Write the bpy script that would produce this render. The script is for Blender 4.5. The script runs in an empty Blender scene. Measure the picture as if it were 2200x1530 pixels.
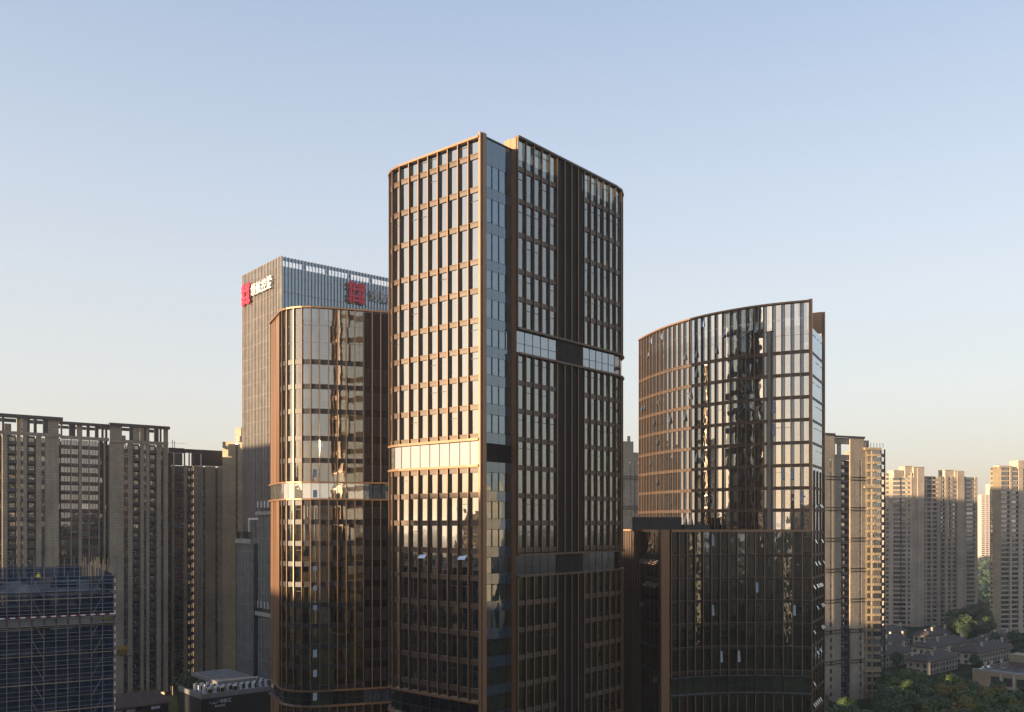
import bpy, math, random
from mathutils import Vector, Matrix
random.seed(7)
R = math.radians
scene = bpy.context.scene
COL = scene.collection

# ------------------------------------------------------------------ camera
GZ = -68.0            # ground level; the drone camera hovers at z = 0
F_PX = 1938.0
cam_d = bpy.data.cameras.new('camera')
cam = bpy.data.objects.new('camera', cam_d)
COL.objects.link(cam)
cam.location = (0, 0, 0)
cam.rotation_euler = (R(90), 0, 0)
cam_d.sensor_width = 36
cam_d.lens = F_PX / 2200 * 36
cam_d.shift_y = 360 / 2200
cam_d.clip_start = 1
cam_d.clip_end = 40000
scene.camera = cam

# ------------------------------------------------------------------ light
SUN_EL = 4.8
SUN_AZ = R(-120)                     # clockwise from +Y
sdir = Vector((math.sin(SUN_AZ) * math.cos(R(SUN_EL)), math.cos(SUN_AZ) * math.cos(R(SUN_EL)), math.sin(R(SUN_EL))))
world = bpy.data.worlds.new('World')
scene.world = world
world.use_nodes = True
wn = world.node_tree
bg = wn.nodes['Background']
sky = wn.nodes.new('ShaderNodeTexSky')
sky.sky_type = 'NISHITA'
sky.sun_disc = False
sky.sun_elevation = R(SUN_EL)
sky.sun_rotation = SUN_AZ
sky.altitude = 0
sky.air_density = 1.0
sky.dust_density = 2.0
sky.ozone_density = 2.0
bg.inputs['Strength'].default_value = 0.15
gm = wn.nodes.new('ShaderNodeGamma')          # photographic tone: softens the sky's steep brightness range everywhere alike
gm.inputs['Gamma'].default_value = 0.62
tint = wn.nodes.new('ShaderNodeMix'); tint.data_type = 'RGBA'; tint.blend_type = 'MULTIPLY'
tint.inputs['Factor'].default_value = 1.0
tint.inputs['B'].default_value = (1.08, 0.98, 1.02, 1)
wn.links.new(sky.outputs[0], gm.inputs['Color'])
wn.links.new(gm.outputs[0], tint.inputs['A'])
# hazy lower air: pale near the horizon, bluer overhead, the same all round
tc = wn.nodes.new('ShaderNodeTexCoord'); sx = wn.nodes.new('ShaderNodeSeparateXYZ')
wn.links.new(tc.outputs['Generated'], sx.inputs[0])
ramp = wn.nodes.new('ShaderNodeValToRGB')
stops = [(0.0, (.70, .62, .53)), (0.05, (.76, .71, .63)), (.10, (.79, .765, .71)), (.14, (.805, .80, .765)), (.24, (.755, .79, .81)), (.337, (.645, .72, .82)), (.498, (.44, .55, .735)), (.72, (.30, .42, .64)), (1.0, (.22, .34, .58))]
while len(ramp.color_ramp.elements) < len(stops): ramp.color_ramp.elements.new(0.5)
for el, (p_, c_) in zip(ramp.color_ramp.elements, stops): el.position = p_; el.color = (*c_, 1)
wn.links.new(sx.outputs['Z'], ramp.inputs[0])
gain = wn.nodes.new('ShaderNodeVectorMath'); gain.operation = 'SCALE'; gain.inputs['Scale'].default_value = 1.80
wn.links.new(ramp.outputs[0], gain.inputs[0])
air = wn.nodes.new('ShaderNodeMix'); air.data_type = 'RGBA'; air.inputs['Factor'].default_value = 0.62
wn.links.new(tint.outputs['Result'], air.inputs['A']); wn.links.new(gain.outputs[0], air.inputs['B'])
wn.links.new(air.outputs['Result'], bg.inputs['Color'])
sl = bpy.data.lights.new('sun', 'SUN')
sl.energy = 4.0
sl.angle = R(0.5)
sl.color = (1.0, 0.72, 0.44)
so = bpy.data.objects.new('sun', sl)
COL.objects.link(so)
so.rotation_euler = (-sdir).to_track_quat('-Z', 'Y').to_euler()
so.location = sdir * 500
scene.view_settings.view_transform = 'Standard'
scene.view_settings.look = 'None'
scene.view_settings.exposure = 1.95
scene.view_settings.gamma = 1.0
scene.view_settings.use_curve_mapping = False
scene.render.engine = 'CYCLES'
cy = scene.cycles
cy.use_denoising = True
cy.max_bounces = 8
cy.glossy_bounces = 4
cy.diffuse_bounces = 3
cy.transparent_max_bounces = 24
cy.volume_bounces = 0
cy.sample_clamp_indirect = 4.0
cy.caustics_reflective = False
cy.caustics_refractive = False
HAZE = 0.00011

# ------------------------------------------------------------------ materials
MATS = {}
def nodes_of(name):
    m = bpy.data.materials.new(name); m.use_nodes = True
    nt = m.node_tree
    return m, nt, nt.nodes['Principled BSDF'], nt.nodes['Material Output']

def rnd_value(nt):
    """one random number per object and per loose piece of a joined mesh"""
    oi = nt.nodes.new('ShaderNodeObjectInfo'); ge = nt.nodes.new('ShaderNodeNewGeometry')
    a = nt.nodes.new('ShaderNodeMath'); a.operation = 'ADD'
    f = nt.nodes.new('ShaderNodeMath'); f.operation = 'FRACT'
    nt.links.new(oi.outputs['Random'], a.inputs[0]); nt.links.new(ge.outputs['Random Per Island'], a.inputs[1])
    nt.links.new(a.outputs[0], f.inputs[0])
    return f.outputs[0]

def surface(name, col, rough=0.6, metal=0.0, var=0.12, noise=0.15, nscale=0.4, spec=0.5, bump=0.0, bscale=3.0, streak=False):
    """painted / stone / metal surface: base colour with per-piece and cloudy variation"""
    m, nt, p, out = nodes_of(name)
    p.inputs['Roughness'].default_value = rough
    p.inputs['Metallic'].default_value = metal
    p.inputs['Specular IOR Level'].default_value = spec
    geo = nt.nodes.new('ShaderNodeNewGeometry')
    mp = nt.nodes.new('ShaderNodeMapping'); nt.links.new(geo.outputs['Position'], mp.inputs[0])
    if streak: mp.inputs['Scale'].default_value = (1, 1, 0.12)
    nz = nt.nodes.new('ShaderNodeTexNoise'); nz.inputs['Scale'].default_value = nscale; nz.inputs['Detail'].default_value = 5
    nt.links.new(mp.outputs[0], nz.inputs['Vector'])
    mr = nt.nodes.new('ShaderNodeMapRange'); mr.inputs['From Min'].default_value = 0.3; mr.inputs['From Max'].default_value = 0.7
    mr.inputs['To Min'].default_value = 1 - noise; mr.inputs['To Max'].default_value = 1 + noise
    nt.links.new(nz.outputs['Fac'], mr.inputs['Value'])
    rv = rnd_value(nt)
    mr2 = nt.nodes.new('ShaderNodeMapRange'); mr2.inputs['To Min'].default_value = 1 - var; mr2.inputs['To Max'].default_value = 1 + var
    nt.links.new(rv, mr2.inputs['Value'])
    mu = nt.nodes.new('ShaderNodeMath'); mu.operation = 'MULTIPLY'
    nt.links.new(mr.outputs[0], mu.inputs[0]); nt.links.new(mr2.outputs[0], mu.inputs[1])
    vm = nt.nodes.new('ShaderNodeVectorMath'); vm.operation = 'SCALE'
    vm.inputs[0].default_value = col[:3]; nt.links.new(mu.outputs[0], vm.inputs['Scale'])
    nt.links.new(vm.outputs[0], p.inputs['Base Color'])
    if bump:
        n2 = nt.nodes.new('ShaderNodeTexNoise'); n2.inputs['Scale'].default_value = bscale; nt.links.new(geo.outputs['Position'], n2.inputs['Vector'])
        b = nt.nodes.new('ShaderNodeBump'); b.inputs['Strength'].default_value = bump; b.inputs['Distance'].default_value = 0.05
        nt.links.new(n2.outputs['Fac'], b.inputs['Height']); nt.links.new(b.outputs[0], p.inputs['Normal'])
    MATS[name] = m
    return m

def tile_stone(name, col, joint, zstep=0.9, ustep=1.2, rough=0.75):
    """stone cladding with fine horizontal joints"""
    m, nt, p, out = nodes_of(name)
    p.inputs['Roughness'].default_value = rough
    geo = nt.nodes.new('ShaderNodeNewGeometry')
    sp = nt.nodes.new('ShaderNodeSeparateXYZ'); nt.links.new(geo.outputs['Position'], sp.inputs[0])
    d = nt.nodes.new('ShaderNodeMath'); d.operation = 'DIVIDE'; d.inputs[1].default_value = zstep; nt.links.new(sp.outputs['Z'], d.inputs[0])
    fr = nt.nodes.new('ShaderNodeMath'); fr.operation = 'FRACT'; nt.links.new(d.outputs[0], fr.inputs[0])
    lt = nt.nodes.new('ShaderNodeMath'); lt.operation = 'LESS_THAN'; lt.inputs[1].default_value = 0.09; nt.links.new(fr.outputs[0], lt.inputs[0])
    fl = nt.nodes.new('ShaderNodeMath'); fl.operation = 'FLOOR'; nt.links.new(d.outputs[0], fl.inputs[0])
    su = nt.nodes.new('ShaderNodeMath'); su.operation = 'ADD'; nt.links.new(sp.outputs['X'], su.inputs[0]); nt.links.new(sp.outputs['Y'], su.inputs[1])
    d2 = nt.nodes.new('ShaderNodeMath'); d2.operation = 'DIVIDE'; d2.inputs[1].default_value = ustep; nt.links.new(su.outputs[0], d2.inputs[0])
    f2 = nt.nodes.new('ShaderNodeMath'); f2.operation = 'FLOOR'; nt.links.new(d2.outputs[0], f2.inputs[0])
    cx = nt.nodes.new('ShaderNodeCombineXYZ'); nt.links.new(fl.outputs[0], cx.inputs[0]); nt.links.new(f2.outputs[0], cx.inputs[1])
    wnz = nt.nodes.new('ShaderNodeTexWhiteNoise'); nt.links.new(cx.outputs[0], wnz.inputs['Vector'])
    nz = nt.nodes.new('ShaderNodeTexNoise'); nz.inputs['Scale'].default_value = 0.12; nz.inputs['Detail'].default_value = 6
    nt.links.new(geo.outputs['Position'], nz.inputs['Vector'])
    a = nt.nodes.new('ShaderNodeMapRange'); a.inputs['To Min'].default_value = 0.9; a.inputs['To Max'].default_value = 1.08; nt.links.new(wnz.outputs['Value'], a.inputs['Value'])
    b = nt.nodes.new('ShaderNodeMapRange'); b.inputs['From Min'].default_value = .3; b.inputs['From Max'].default_value = .7
    b.inputs['To Min'].default_value = 0.82; b.inputs['To Max'].default_value = 1.15; nt.links.new(nz.outputs['Fac'], b.inputs['Value'])
    mu0 = nt.nodes.new('ShaderNodeMath'); mu0.operation = 'MULTIPLY'; nt.links.new(a.outputs[0], mu0.inputs[0]); nt.links.new(b.outputs[0], mu0.inputs[1])
    mp = nt.nodes.new('ShaderNodeMapping'); mp.inputs['Scale'].default_value = (1.3, 1.3, 0.035); nt.links.new(geo.outputs['Position'], mp.inputs[0])
    n3 = nt.nodes.new('ShaderNodeTexNoise'); n3.inputs['Scale'].default_value = 1.0; n3.inputs['Detail'].default_value = 4; nt.links.new(mp.outputs[0], n3.inputs['Vector'])
    c3 = nt.nodes.new('ShaderNodeMapRange'); c3.inputs['From Min'].default_value = .35; c3.inputs['From Max'].default_value = .65
    c3.inputs['To Min'].default_value = 0.87; c3.inputs['To Max'].default_value = 1.06; nt.links.new(n3.outputs['Fac'], c3.inputs['Value'])
    mu = nt.nodes.new('ShaderNodeMath'); mu.operation = 'MULTIPLY'; nt.links.new(mu0.outputs[0], mu.inputs[0]); nt.links.new(c3.outputs[0], mu.inputs[1])
    vm = nt.nodes.new('ShaderNodeVectorMath'); vm.operation = 'SCALE'; vm.inputs[0].default_value = col; nt.links.new(mu.outputs[0], vm.inputs['Scale'])
    mx = nt.nodes.new('ShaderNodeMix'); mx.data_type = 'RGBA'
    nt.links.new(lt.outputs[0], mx.inputs['Factor']); nt.links.new(vm.outputs[0], mx.inputs['A']); mx.inputs['B'].default_value = (*joint, 1)
    nt.links.new(mx.outputs['Result'], p.inputs['Base Color'])
    MATS[name] = m
    return m

def glass(name, tint, r0, refl=(1, 1, 1), rough=0.015, wave=0.012, wscale=0.5, fill=None, fillmix=0.0):
    """coated facade glass: mirror reflection over a tinted see-through pane"""
    m = bpy.data.materials.new(name); m.use_nodes = True
    nt = m.node_tree
    for n in list(nt.nodes):
        if n.type == 'BSDF_PRINCIPLED': nt.nodes.remove(n)
    out = nt.nodes['Material Output']
    lw = nt.nodes.new('ShaderNodeLayerWeight'); lw.inputs['Blend'].default_value = 0.5
    pw = nt.nodes.new('ShaderNodeMath'); pw.operation = 'POWER'; pw.inputs[1].default_value = 4.0
    nt.links.new(lw.outputs['Facing'], pw.inputs[0])
    mr = nt.nodes.new('ShaderNodeMapRange'); mr.inputs['To Min'].default_value = r0; mr.inputs['To Max'].default_value = 1.0
    nt.links.new(pw.outputs[0], mr.inputs['Value'])
    gl = nt.nodes.new('ShaderNodeBsdfGlossy'); gl.inputs['Roughness'].default_value = rough; gl.inputs['Color'].default_value = (*refl, 1)
    tr = nt.nodes.new('ShaderNodeBsdfTransparent'); tr.inputs['Color'].default_value = (*tint, 1)
    base = tr.outputs[0]
    if fill:
        df = nt.nodes.new('ShaderNodeBsdfDiffuse'); df.inputs['Color'].default_value = (*fill, 1)
        m0 = nt.nodes.new('ShaderNodeMixShader'); m0.inputs[0].default_value = fillmix
        nt.links.new(tr.outputs[0], m0.inputs[1]); nt.links.new(df.outputs[0], m0.inputs[2]); base = m0.outputs[0]
    ms = nt.nodes.new('ShaderNodeMixShader')
    nt.links.new(mr.outputs[0], ms.inputs[0]); nt.links.new(base, ms.inputs[1]); nt.links.new(gl.outputs[0], ms.inputs[2])
    geo = nt.nodes.new('ShaderNodeNewGeometry')
    nz = nt.nodes.new('ShaderNodeTexNoise'); nz.inputs['Scale'].default_value = wscale; nz.inputs['Detail'].default_value = 1.5
    nt.links.new(geo.outputs['Position'], nz.inputs['Vector'])
    bp = nt.nodes.new('ShaderNodeBump'); bp.inputs['Strength'].default_value = 1.0; bp.inputs['Distance'].default_value = wave
    nt.links.new(nz.outputs['Fac'], bp.inputs['Height']); nt.links.new(bp.outputs[0], gl.inputs['Normal'])
    nt.links.new(ms.outputs[0], out.inputs['Surface'])
    MATS[name] = m
    return m

surface('fin_dark', (0.050, 0.037, 0.029), rough=0.40, metal=0.35, var=0.2, noise=0.15, streak=True)
surface('bronze', (0.25, 0.146, 0.085), rough=0.40, metal=0.4, var=0.08, noise=0.08, streak=True)
surface('bronze_dark', (0.10, 0.066, 0.047), rough=0.42, metal=0.4, var=0.10, noise=0.1, streak=True)
surface('spandrel_brown', (0.090, 0.068, 0.055), rough=0.45, metal=0.3, var=0.12, noise=0.08)
surface('slat_dark', (0.030, 0.030, 0.034), rough=0.45, metal=0.3)
surface('slat_grey', (0.034, 0.034, 0.038), rough=0.5, metal=0.2)
surface('wall_grey', (0.20, 0.19, 0.19), rough=0.7)
surface('band_black', (0.018, 0.018, 0.022), rough=0.45)
surface('interior', (0.30, 0.27, 0.22), rough=0.9, var=0.25)
surface('slab_grey', (0.32, 0.31, 0.28), rough=0.9)
surface('blind_cream', (0.60, 0.555, 0.46), rough=0.9, var=0.35)
surface('blind_yellow', (0.50, 0.33, 0.10), rough=0.9, var=0.3)
surface('aluminium', (0.36, 0.34, 0.32), rough=0.45, metal=0.35, var=0.08)
surface('fin_tan', (0.235, 0.218, 0.205), rough=0.5, metal=0.3, var=0.12)
surface('roof_grey', (0.12, 0.12, 0.12), rough=0.9, noise=0.3)
surface('concrete', (0.28, 0.27, 0.25), rough=0.85, noise=0.25, nscale=0.8, bump=0.3)
surface('brown_panel', (0.085, 0.052, 0.045), rough=0.6, var=0.2)
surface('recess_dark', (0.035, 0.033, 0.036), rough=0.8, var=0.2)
surface('rail_dark', (0.05, 0.05, 0.055), rough=0.5)
surface('white_metal', (0.50, 0.51, 0.52), rough=0.5, var=0.15)
surface('steel_pole', (0.24, 0.235, 0.225), rough=0.5, metal=0.4, var=0.2)
surface('timber', (0.45, 0.32, 0.17), rough=0.8, var=0.25)
surface('roof_tile', (0.062, 0.047, 0.038), rough=0.85, var=0.15, noise=0.25, nscale=1.2, bump=0.4)
surface('roof_tile_red', (0.16, 0.085, 0.06), rough=0.85, var=0.1, noise=0.25, nscale=1.2, bump=0.4)
surface('plaster', (0.40, 0.35, 0.28), rough=0.85)
surface('plaster_ochre', (0.30, 0.24, 0.15), rough=0.85)
surface('sign_red', (0.55, 0.02, 0.055), rough=0.45, var=0.0, noise=0.03)
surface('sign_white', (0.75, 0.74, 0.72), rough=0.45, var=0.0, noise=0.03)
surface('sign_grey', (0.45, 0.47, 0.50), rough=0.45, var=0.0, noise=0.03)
surface('dark_stone', (0.014, 0.015, 0.018), rough=0.35, var=0.1)
surface('yellow_paint', (0.18, 0.125, 0.015), rough=0.6)
surface('black_paint', (0.02, 0.02, 0.02), rough=0.6)
surface('red_paint', (0.22, 0.03, 0.03), rough=0.6)
surface('solar_blue', (0.012, 0.016, 0.035), rough=0.12, spec=0.8)
surface('bark', (0.07, 0.05, 0.035), rough=0.95)
surface('skin', (0.42, 0.26, 0.18), rough=0.6)
surface('vest_yellow', (0.62, 0.55, 0.05), rough=0.8)
surface('trousers', (0.03, 0.04, 0.08), rough=0.9)
surface('tarp', (0.55, 0.55, 0.62), rough=0.8)
surface('far_wall', (0.46, 0.38, 0.33), rough=0.85)
surface('asphalt', (0.05, 0.05, 0.052), rough=0.9, noise=0.3)
surface('paving', (0.16, 0.155, 0.15), rough=0.9, noise=0.2)
tile_stone('stone_tan', (0.335, 0.28, 0.21), (0.19, 0.155, 0.115))
tile_stone('stone_grey', (0.32, 0.27, 0.21), (0.2, 0.17, 0.13))
tile_stone('stone_ochre', (0.30, 0.24, 0.155), (0.2, 0.155, 0.1))
tile_stone('stone_pink', (0.42, 0.35, 0.27), (0.2, 0.16, 0.125))
glass('glass_main', (0.55, 0.53, 0.46), 0.70, refl=(1, .965, .86), wave=0.008)
glass('glass_curve', (0.72, 0.70, 0.64), 0.46, refl=(1, .975, .92), wave=0.012)
glass('glass_right', (0.55, 0.53, 0.45), 0.24, refl=(.86, .95, 1), wave=0.012)
glass('glass_dim', (0.62, 0.60, 0.53), 0.27, wave=0.006, rough=0.03)
glass('glass_base', (0.45, 0.48, 0.48), 0.19, refl=(.8, .92, 1), wave=0.035, wscale=.7)
glass('glass_blue', (0.35, 0.38, 0.42), 0.30, refl=(0.86, 0.94, 1.0), wave=0.006)
glass('glass_strip', (0.40, 0.42, 0.44), 0.25, refl=(0.72, 0.88, 1.0), wave=0.006)
glass('glass_panel', (0.12, 0.12, 0.12), 0.18, refl=(0.75, 0.9, 1.0), wave=0.006, fill=(0.035, 0.05, 0.075), fillmix=0.9)
glass('glass_light', (0.3, 0.3, 0.3), 0.62, wave=0.010, fill=(0.45, 0.43, 0.38), fillmix=0.5)
glass('glass_tower', (0.30, 0.36, 0.42), 0.36, refl=(0.62, 0.82, 0.98), wave=0.006, fill=(0.05, 0.075, 0.10), fillmix=0.8)
glass('glass_brown', (0.2, 0.2, 0.2), 0.16, refl=(0.8, 0.8, 0.8), wave=0.006, fill=(0.10, 0.085, 0.075), fillmix=0.85)
glass('glass_curtain', (0.3, 0.3, 0.3), 0.22, wave=0.012, fill=(0.16, 0.145, 0.12), fillmix=0.85)
glass('glass_pale', (0.3, 0.3, 0.3), 0.40, wave=0.012, fill=(0.20, 0.21, 0.22), fillmix=0.85)
glass('glass_home', (0.30, 0.33, 0.36), 0.26, wave=0.012, wscale=0.9, fill=(0.05, 0.06, 0.07), fillmix=0.75)
glass('glass_vent', (0.3, 0.32, 0.36), 0.17, refl=(0.75, 0.88, 1.0), wave=0.01, fill=(0.05, 0.065, 0.09), fillmix=0.6)

# foliage
def leaf(name, c1, c2):
    m, nt, p, out = nodes_of(name)
    p.inputs['Roughness'].default_value = 0.65
    rv = rnd_value(nt)
    geo = nt.nodes.new('ShaderNodeNewGeometry')
    nz = nt.nodes.new('ShaderNodeTexNoise'); nz.inputs['Scale'].default_value = 0.25; nt.links.new(geo.outputs['Position'], nz.inputs['Vector'])
    a = nt.nodes.new('ShaderNodeMath'); a.operation = 'ADD'; nt.links.new(rv, a.inputs[0]); nt.links.new(nz.outputs['Fac'], a.inputs[1])
    h = nt.nodes.new('ShaderNodeMath'); h.operation = 'MULTIPLY'; h.inputs[1].default_value = 0.5; nt.links.new(a.outputs[0], h.inputs[0])
    cr = nt.nodes.new('ShaderNodeValToRGB'); cr.color_ramp.elements[0].color = (*c1, 1); cr.color_ramp.elements[1].color = (*c2, 1)
    cr.color_ramp.elements[0].position = 0.25; cr.color_ramp.elements[1].position = 0.8
    nt.links.new(h.outputs[0], cr.inputs[0]); nt.links.new(cr.outputs[0], p.inputs['Base Color'])
    MATS[name] = m
surface('ground_cover', (0.030, 0.040, 0.022), rough=1.0, noise=0.45, nscale=0.06, spec=0.0, var=0)
leaf('leaf_green', (0.024, 0.056, 0.014), (0.115, 0.16, 0.036))
leaf('leaf_dark', (0.018, 0.042, 0.016), (0.068, 0.105, 0.030))
leaf('leaf_yellow', (0.075, 0.085, 0.018), (0.20, 0.145, 0.028))

def net_material():
    m = bpy.data.materials.new('blue_net'); m.use_nodes = True
    nt = m.node_tree
    for n in list(nt.nodes):
        if n.type == 'BSDF_PRINCIPLED': nt.nodes.remove(n)
    out = nt.nodes['Material Output']
    geo = nt.nodes.new('ShaderNodeNewGeometry')
    nz = nt.nodes.new('ShaderNodeTexNoise'); nz.inputs['Scale'].default_value = 0.6; nz.inputs['Detail'].default_value = 5; nt.links.new(geo.outputs['Position'], nz.inputs['Vector'])
    mr = nt.nodes.new('ShaderNodeMapRange'); mr.inputs['From Min'].default_value = .3; mr.inputs['From Max'].default_value = .7
    mr.inputs['To Min'].default_value = 0.35; mr.inputs['To Max'].default_value = 0.62; nt.links.new(nz.outputs['Fac'], mr.inputs['Value'])
    df = nt.nodes.new('ShaderNodeBsdfDiffuse'); df.inputs['Color'].default_value = (0.009, 0.043, 0.105, 1)
    tl = nt.nodes.new('ShaderNodeBsdfTranslucent'); tl.inputs['Color'].default_value = (0.015, 0.07, 0.15, 1)
    m0 = nt.nodes.new('ShaderNodeMixShader'); m0.inputs[0].default_value = 0.35
    nt.links.new(df.outputs[0], m0.inputs[1]); nt.links.new(tl.outputs[0], m0.inputs[2])
    tr = nt.nodes.new('ShaderNodeBsdfTransparent')
    ms = nt.nodes.new('ShaderNodeMixShader')
    nt.links.new(mr.outputs[0], ms.inputs[0]); nt.links.new(tr.outputs[0], ms.inputs[1]); nt.links.new(m0.outputs[0], ms.inputs[2])
    nt.links.new(ms.outputs[0], out.inputs['Surface'])
    MATS['blue_net'] = m
net_material()

# ------------------------------------------------------------------ geometry helpers
CUBE_V = [(-.5, -.5, -.5), (.5, -.5, -.5), (.5, .5, -.5), (-.5, .5, -.5), (-.5, -.5, .5), (.5, -.5, .5), (.5, .5, .5), (-.5, .5, .5)]
CUBE_F = [(0, 3, 2, 1), (4, 5, 6, 7), (0, 1, 5, 4), (1, 2, 6, 5), (2, 3, 7, 6), (3, 0, 4, 7)]
UNIT = {}
def unit_cube(mat):
    if mat not in UNIT:
        me = bpy.data.meshes.new('unit_' + mat)
        me.from_pydata(CUBE_V, [], CUBE_F); me.materials.append(MATS[mat]); me.update()
        UNIT[mat] = me
    return UNIT[mat]

def V2(p): return Vector((p[0], p[1]))
def project(c):
    d = max(c[1], 1.0)
    return 1100 + F_PX * c[0] / d, 1125 - F_PX * c[2] / d, d

def mesh_obj(name, verts, faces, mat, parent=None, smooth=False):
    me = bpy.data.meshes.new(name); me.from_pydata(verts, [], faces)
    for mm in (mat if isinstance(mat, (list, tuple)) else [mat]): me.materials.append(MATS[mm])
    me.update()
    if smooth: me.shade_smooth()
    o = bpy.data.objects.new(name, me); COL.objects.link(o)
    if parent is not None: o.parent = parent
    return o

def tag(o, label, cat=None, group=None, kind=None):
    if label: o['label'] = label
    if cat: o['category'] = cat
    if group: o['group'] = group
    if kind: o['kind'] = kind
    return o

class Thing:
    """a top-level Empty plus lists of box pieces, made into child objects by finish()"""
    def __init__(s, name, label, cat, base, group=None):
        s.root = bpy.data.objects.new(name, None); COL.objects.link(s.root)
        s.b = Vector((base[0], base[1], base[2] if len(base) > 2 else GZ))
        s.root.location = s.b
        s.root.empty_display_size = 1
        tag(s.root, label, cat, group)
        s.p = {}
    def box(s, name, mat, c, u, size, tilt=0.0, yaw=0.0):
        """box centred at c; u = horizontal direction along the wall, left to right seen from outside; size = (along, out, up)"""
        u = Vector((u[0], u[1])); u.normalize()
        if yaw:
            u = Matrix.Rotation(yaw, 2) @ u
        U = Vector((u.x, u.y, 0)); N = Vector((u.y, -u.x, 0)); Z = Vector((0, 0, 1))
        if tilt:
            q = Matrix.Rotation(tilt, 3, U); N = q @ N; Z = q @ Z
        s.p.setdefault(name, []).append((mat, Vector(c), U, N, Z, size))
    def prism(s, name, mat, poly, z0, z1):
        """one closed vertical prism over a plan polygon (counter-clockwise)"""
        n = len(poly)
        vs = [(p[0] - s.b.x, p[1] - s.b.y, z0 - s.b.z) for p in poly] + [(p[0] - s.b.x, p[1] - s.b.y, z1 - s.b.z) for p in poly]
        fs = [tuple(reversed(range(n))), tuple(range(n, 2 * n))] + [(i, (i + 1) % n, n + (i + 1) % n, n + i) for i in range(n)]
        return mesh_obj(name, vs, fs, mat, s.root)
    def sweep(s, name, mat, pts, d0, d1, z0, z1, closed=False):
        """one continuous mitred strip along a plan path, between outward offsets d0 and d1"""
        a, b = offset(pts, d0, closed), offset(pts, d1, closed)
        n = len(pts); vs = []
        for i in range(n):
            for p, z in ((a[i], z0), (b[i], z0), (b[i], z1), (a[i], z1)):
                vs.append((p.x - s.b.x, p.y - s.b.y, z - s.b.z))
        fs = []
        for i in range(n if closed else n - 1):
            j = (i + 1) % n
            for k in range(4):
                fs.append((4 * i + k, 4 * i + (k + 1) % 4, 4 * j + (k + 1) % 4, 4 * j + k)[::-1])
        if not closed:
            fs.append((0, 1, 2, 3)); fs.append((4 * n - 1, 4 * n - 2, 4 * n - 3, 4 * n - 4))
        return mesh_obj(name, vs, fs, mat, s.root)
    SUB = {'fin_nosing': 'fin', 'window_sill': 'window', 'chimney_cap': 'chimney', 'roof_vent': 'roof', 'solar_panel': 'roof', 'roof_rib': 'roof', 'railing': 'balcony_slab',
           'grille': 'casing', 'frame_top': 'casing', 'wall_joint': 'wall', 'shop_sign_board': 'shop_window', 'beam_bracket': 'support_beam', 'stripe': 'striped_panel'}
    def nest(s):
        by = {}
        for o in s.root.children: by.setdefault(o.name.split('.')[0], []).append(o)
        for ch, pa in s.SUB.items():
            ps = [o for o in by.get(pa, []) if o.get('kind') != 'stuff']
            if not ps: continue
            for o in by.get(ch, []):
                if o.get('kind') == 'stuff': continue
                p = min(ps, key=lambda q: (q.matrix_basis.translation - o.matrix_basis.translation).length_squared)
                mb = o.matrix_basis.copy()
                o.parent = p; o.matrix_parent_inverse = p.matrix_basis.inverted(); o.matrix_basis = mb
    def finish(s, limits=None, default=300, minpx=9.0):
        limits = limits or {}
        for name, lst in s.p.items():
            lim = limits.get(name, default)
            scored = []
            for it in lst:
                mat, c, U, N, Z, sz = it
                x, y, d = project(c)
                v = -c.normalized()
                fu = math.sqrt(max(0, 1 - U.dot(v) ** 2))
                px = sz[0] * fu * F_PX / d; pz = sz[2] * F_PX / d; pn = sz[1] * math.sqrt(max(0, 1 - N.dot(v) ** 2)) * F_PX / d
                big = max(px + pn, pz); area = (px + pn) * pz
                ok = -20 < x < 2220 and y - pz / 2 < 1535 and y + pz / 2 > -10 and N.dot(v) > -0.25 and big >= minpx
                scored.append((area if ok else -1, it))
            scored.sort(key=lambda t: -t[0])
            k = 0
            rest = []
            for sc_, it in scored:
                if sc_ > 0 and k < lim:
                    mat, c, U, N, Z, sz = it
                    o = bpy.data.objects.new(name, unit_cube(mat)); COL.objects.link(o); o.parent = s.root
                    q = c - s.b; N = -N          # right-handed frame
                    o.matrix_local = Matrix(((U.x * sz[0], N.x * sz[1], Z.x * sz[2], q.x), (U.y * sz[0], N.y * sz[1], Z.y * sz[2], q.y),
                                             (U.z * sz[0], N.z * sz[1], Z.z * sz[2], q.z), (0, 0, 0, 1)))
                    k += 1
                else:
                    rest.append(it)
            if rest:
                mats = sorted({it[0] for it in rest}); mi = {m: i for i, m in enumerate(mats)}
                vs, fs, ix = [], [], []
                for mat, c, U, N, Z, sz in rest:
                    o = len(vs); q = c - s.b; N = -N
                    for a, b_, e in CUBE_V:
                        vs.append(q + U * (a * sz[0]) + N * (b_ * sz[1]) + Z * (e * sz[2]))
                    for f in CUBE_F:
                        fs.append(tuple(o + k2 for k2 in f)); ix.append(mi[mat])
                me = bpy.data.meshes.new(name); me.from_pydata(vs, [], fs)
                for m in mats: me.materials.append(MATS[m])
                me.polygons.foreach_set('material_index', ix); me.update()
                o = bpy.data.objects.new(name, me); COL.objects.link(o); o.parent = s.root
                o['kind'] = 'stuff'
        s.nest()
        return s.root

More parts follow.
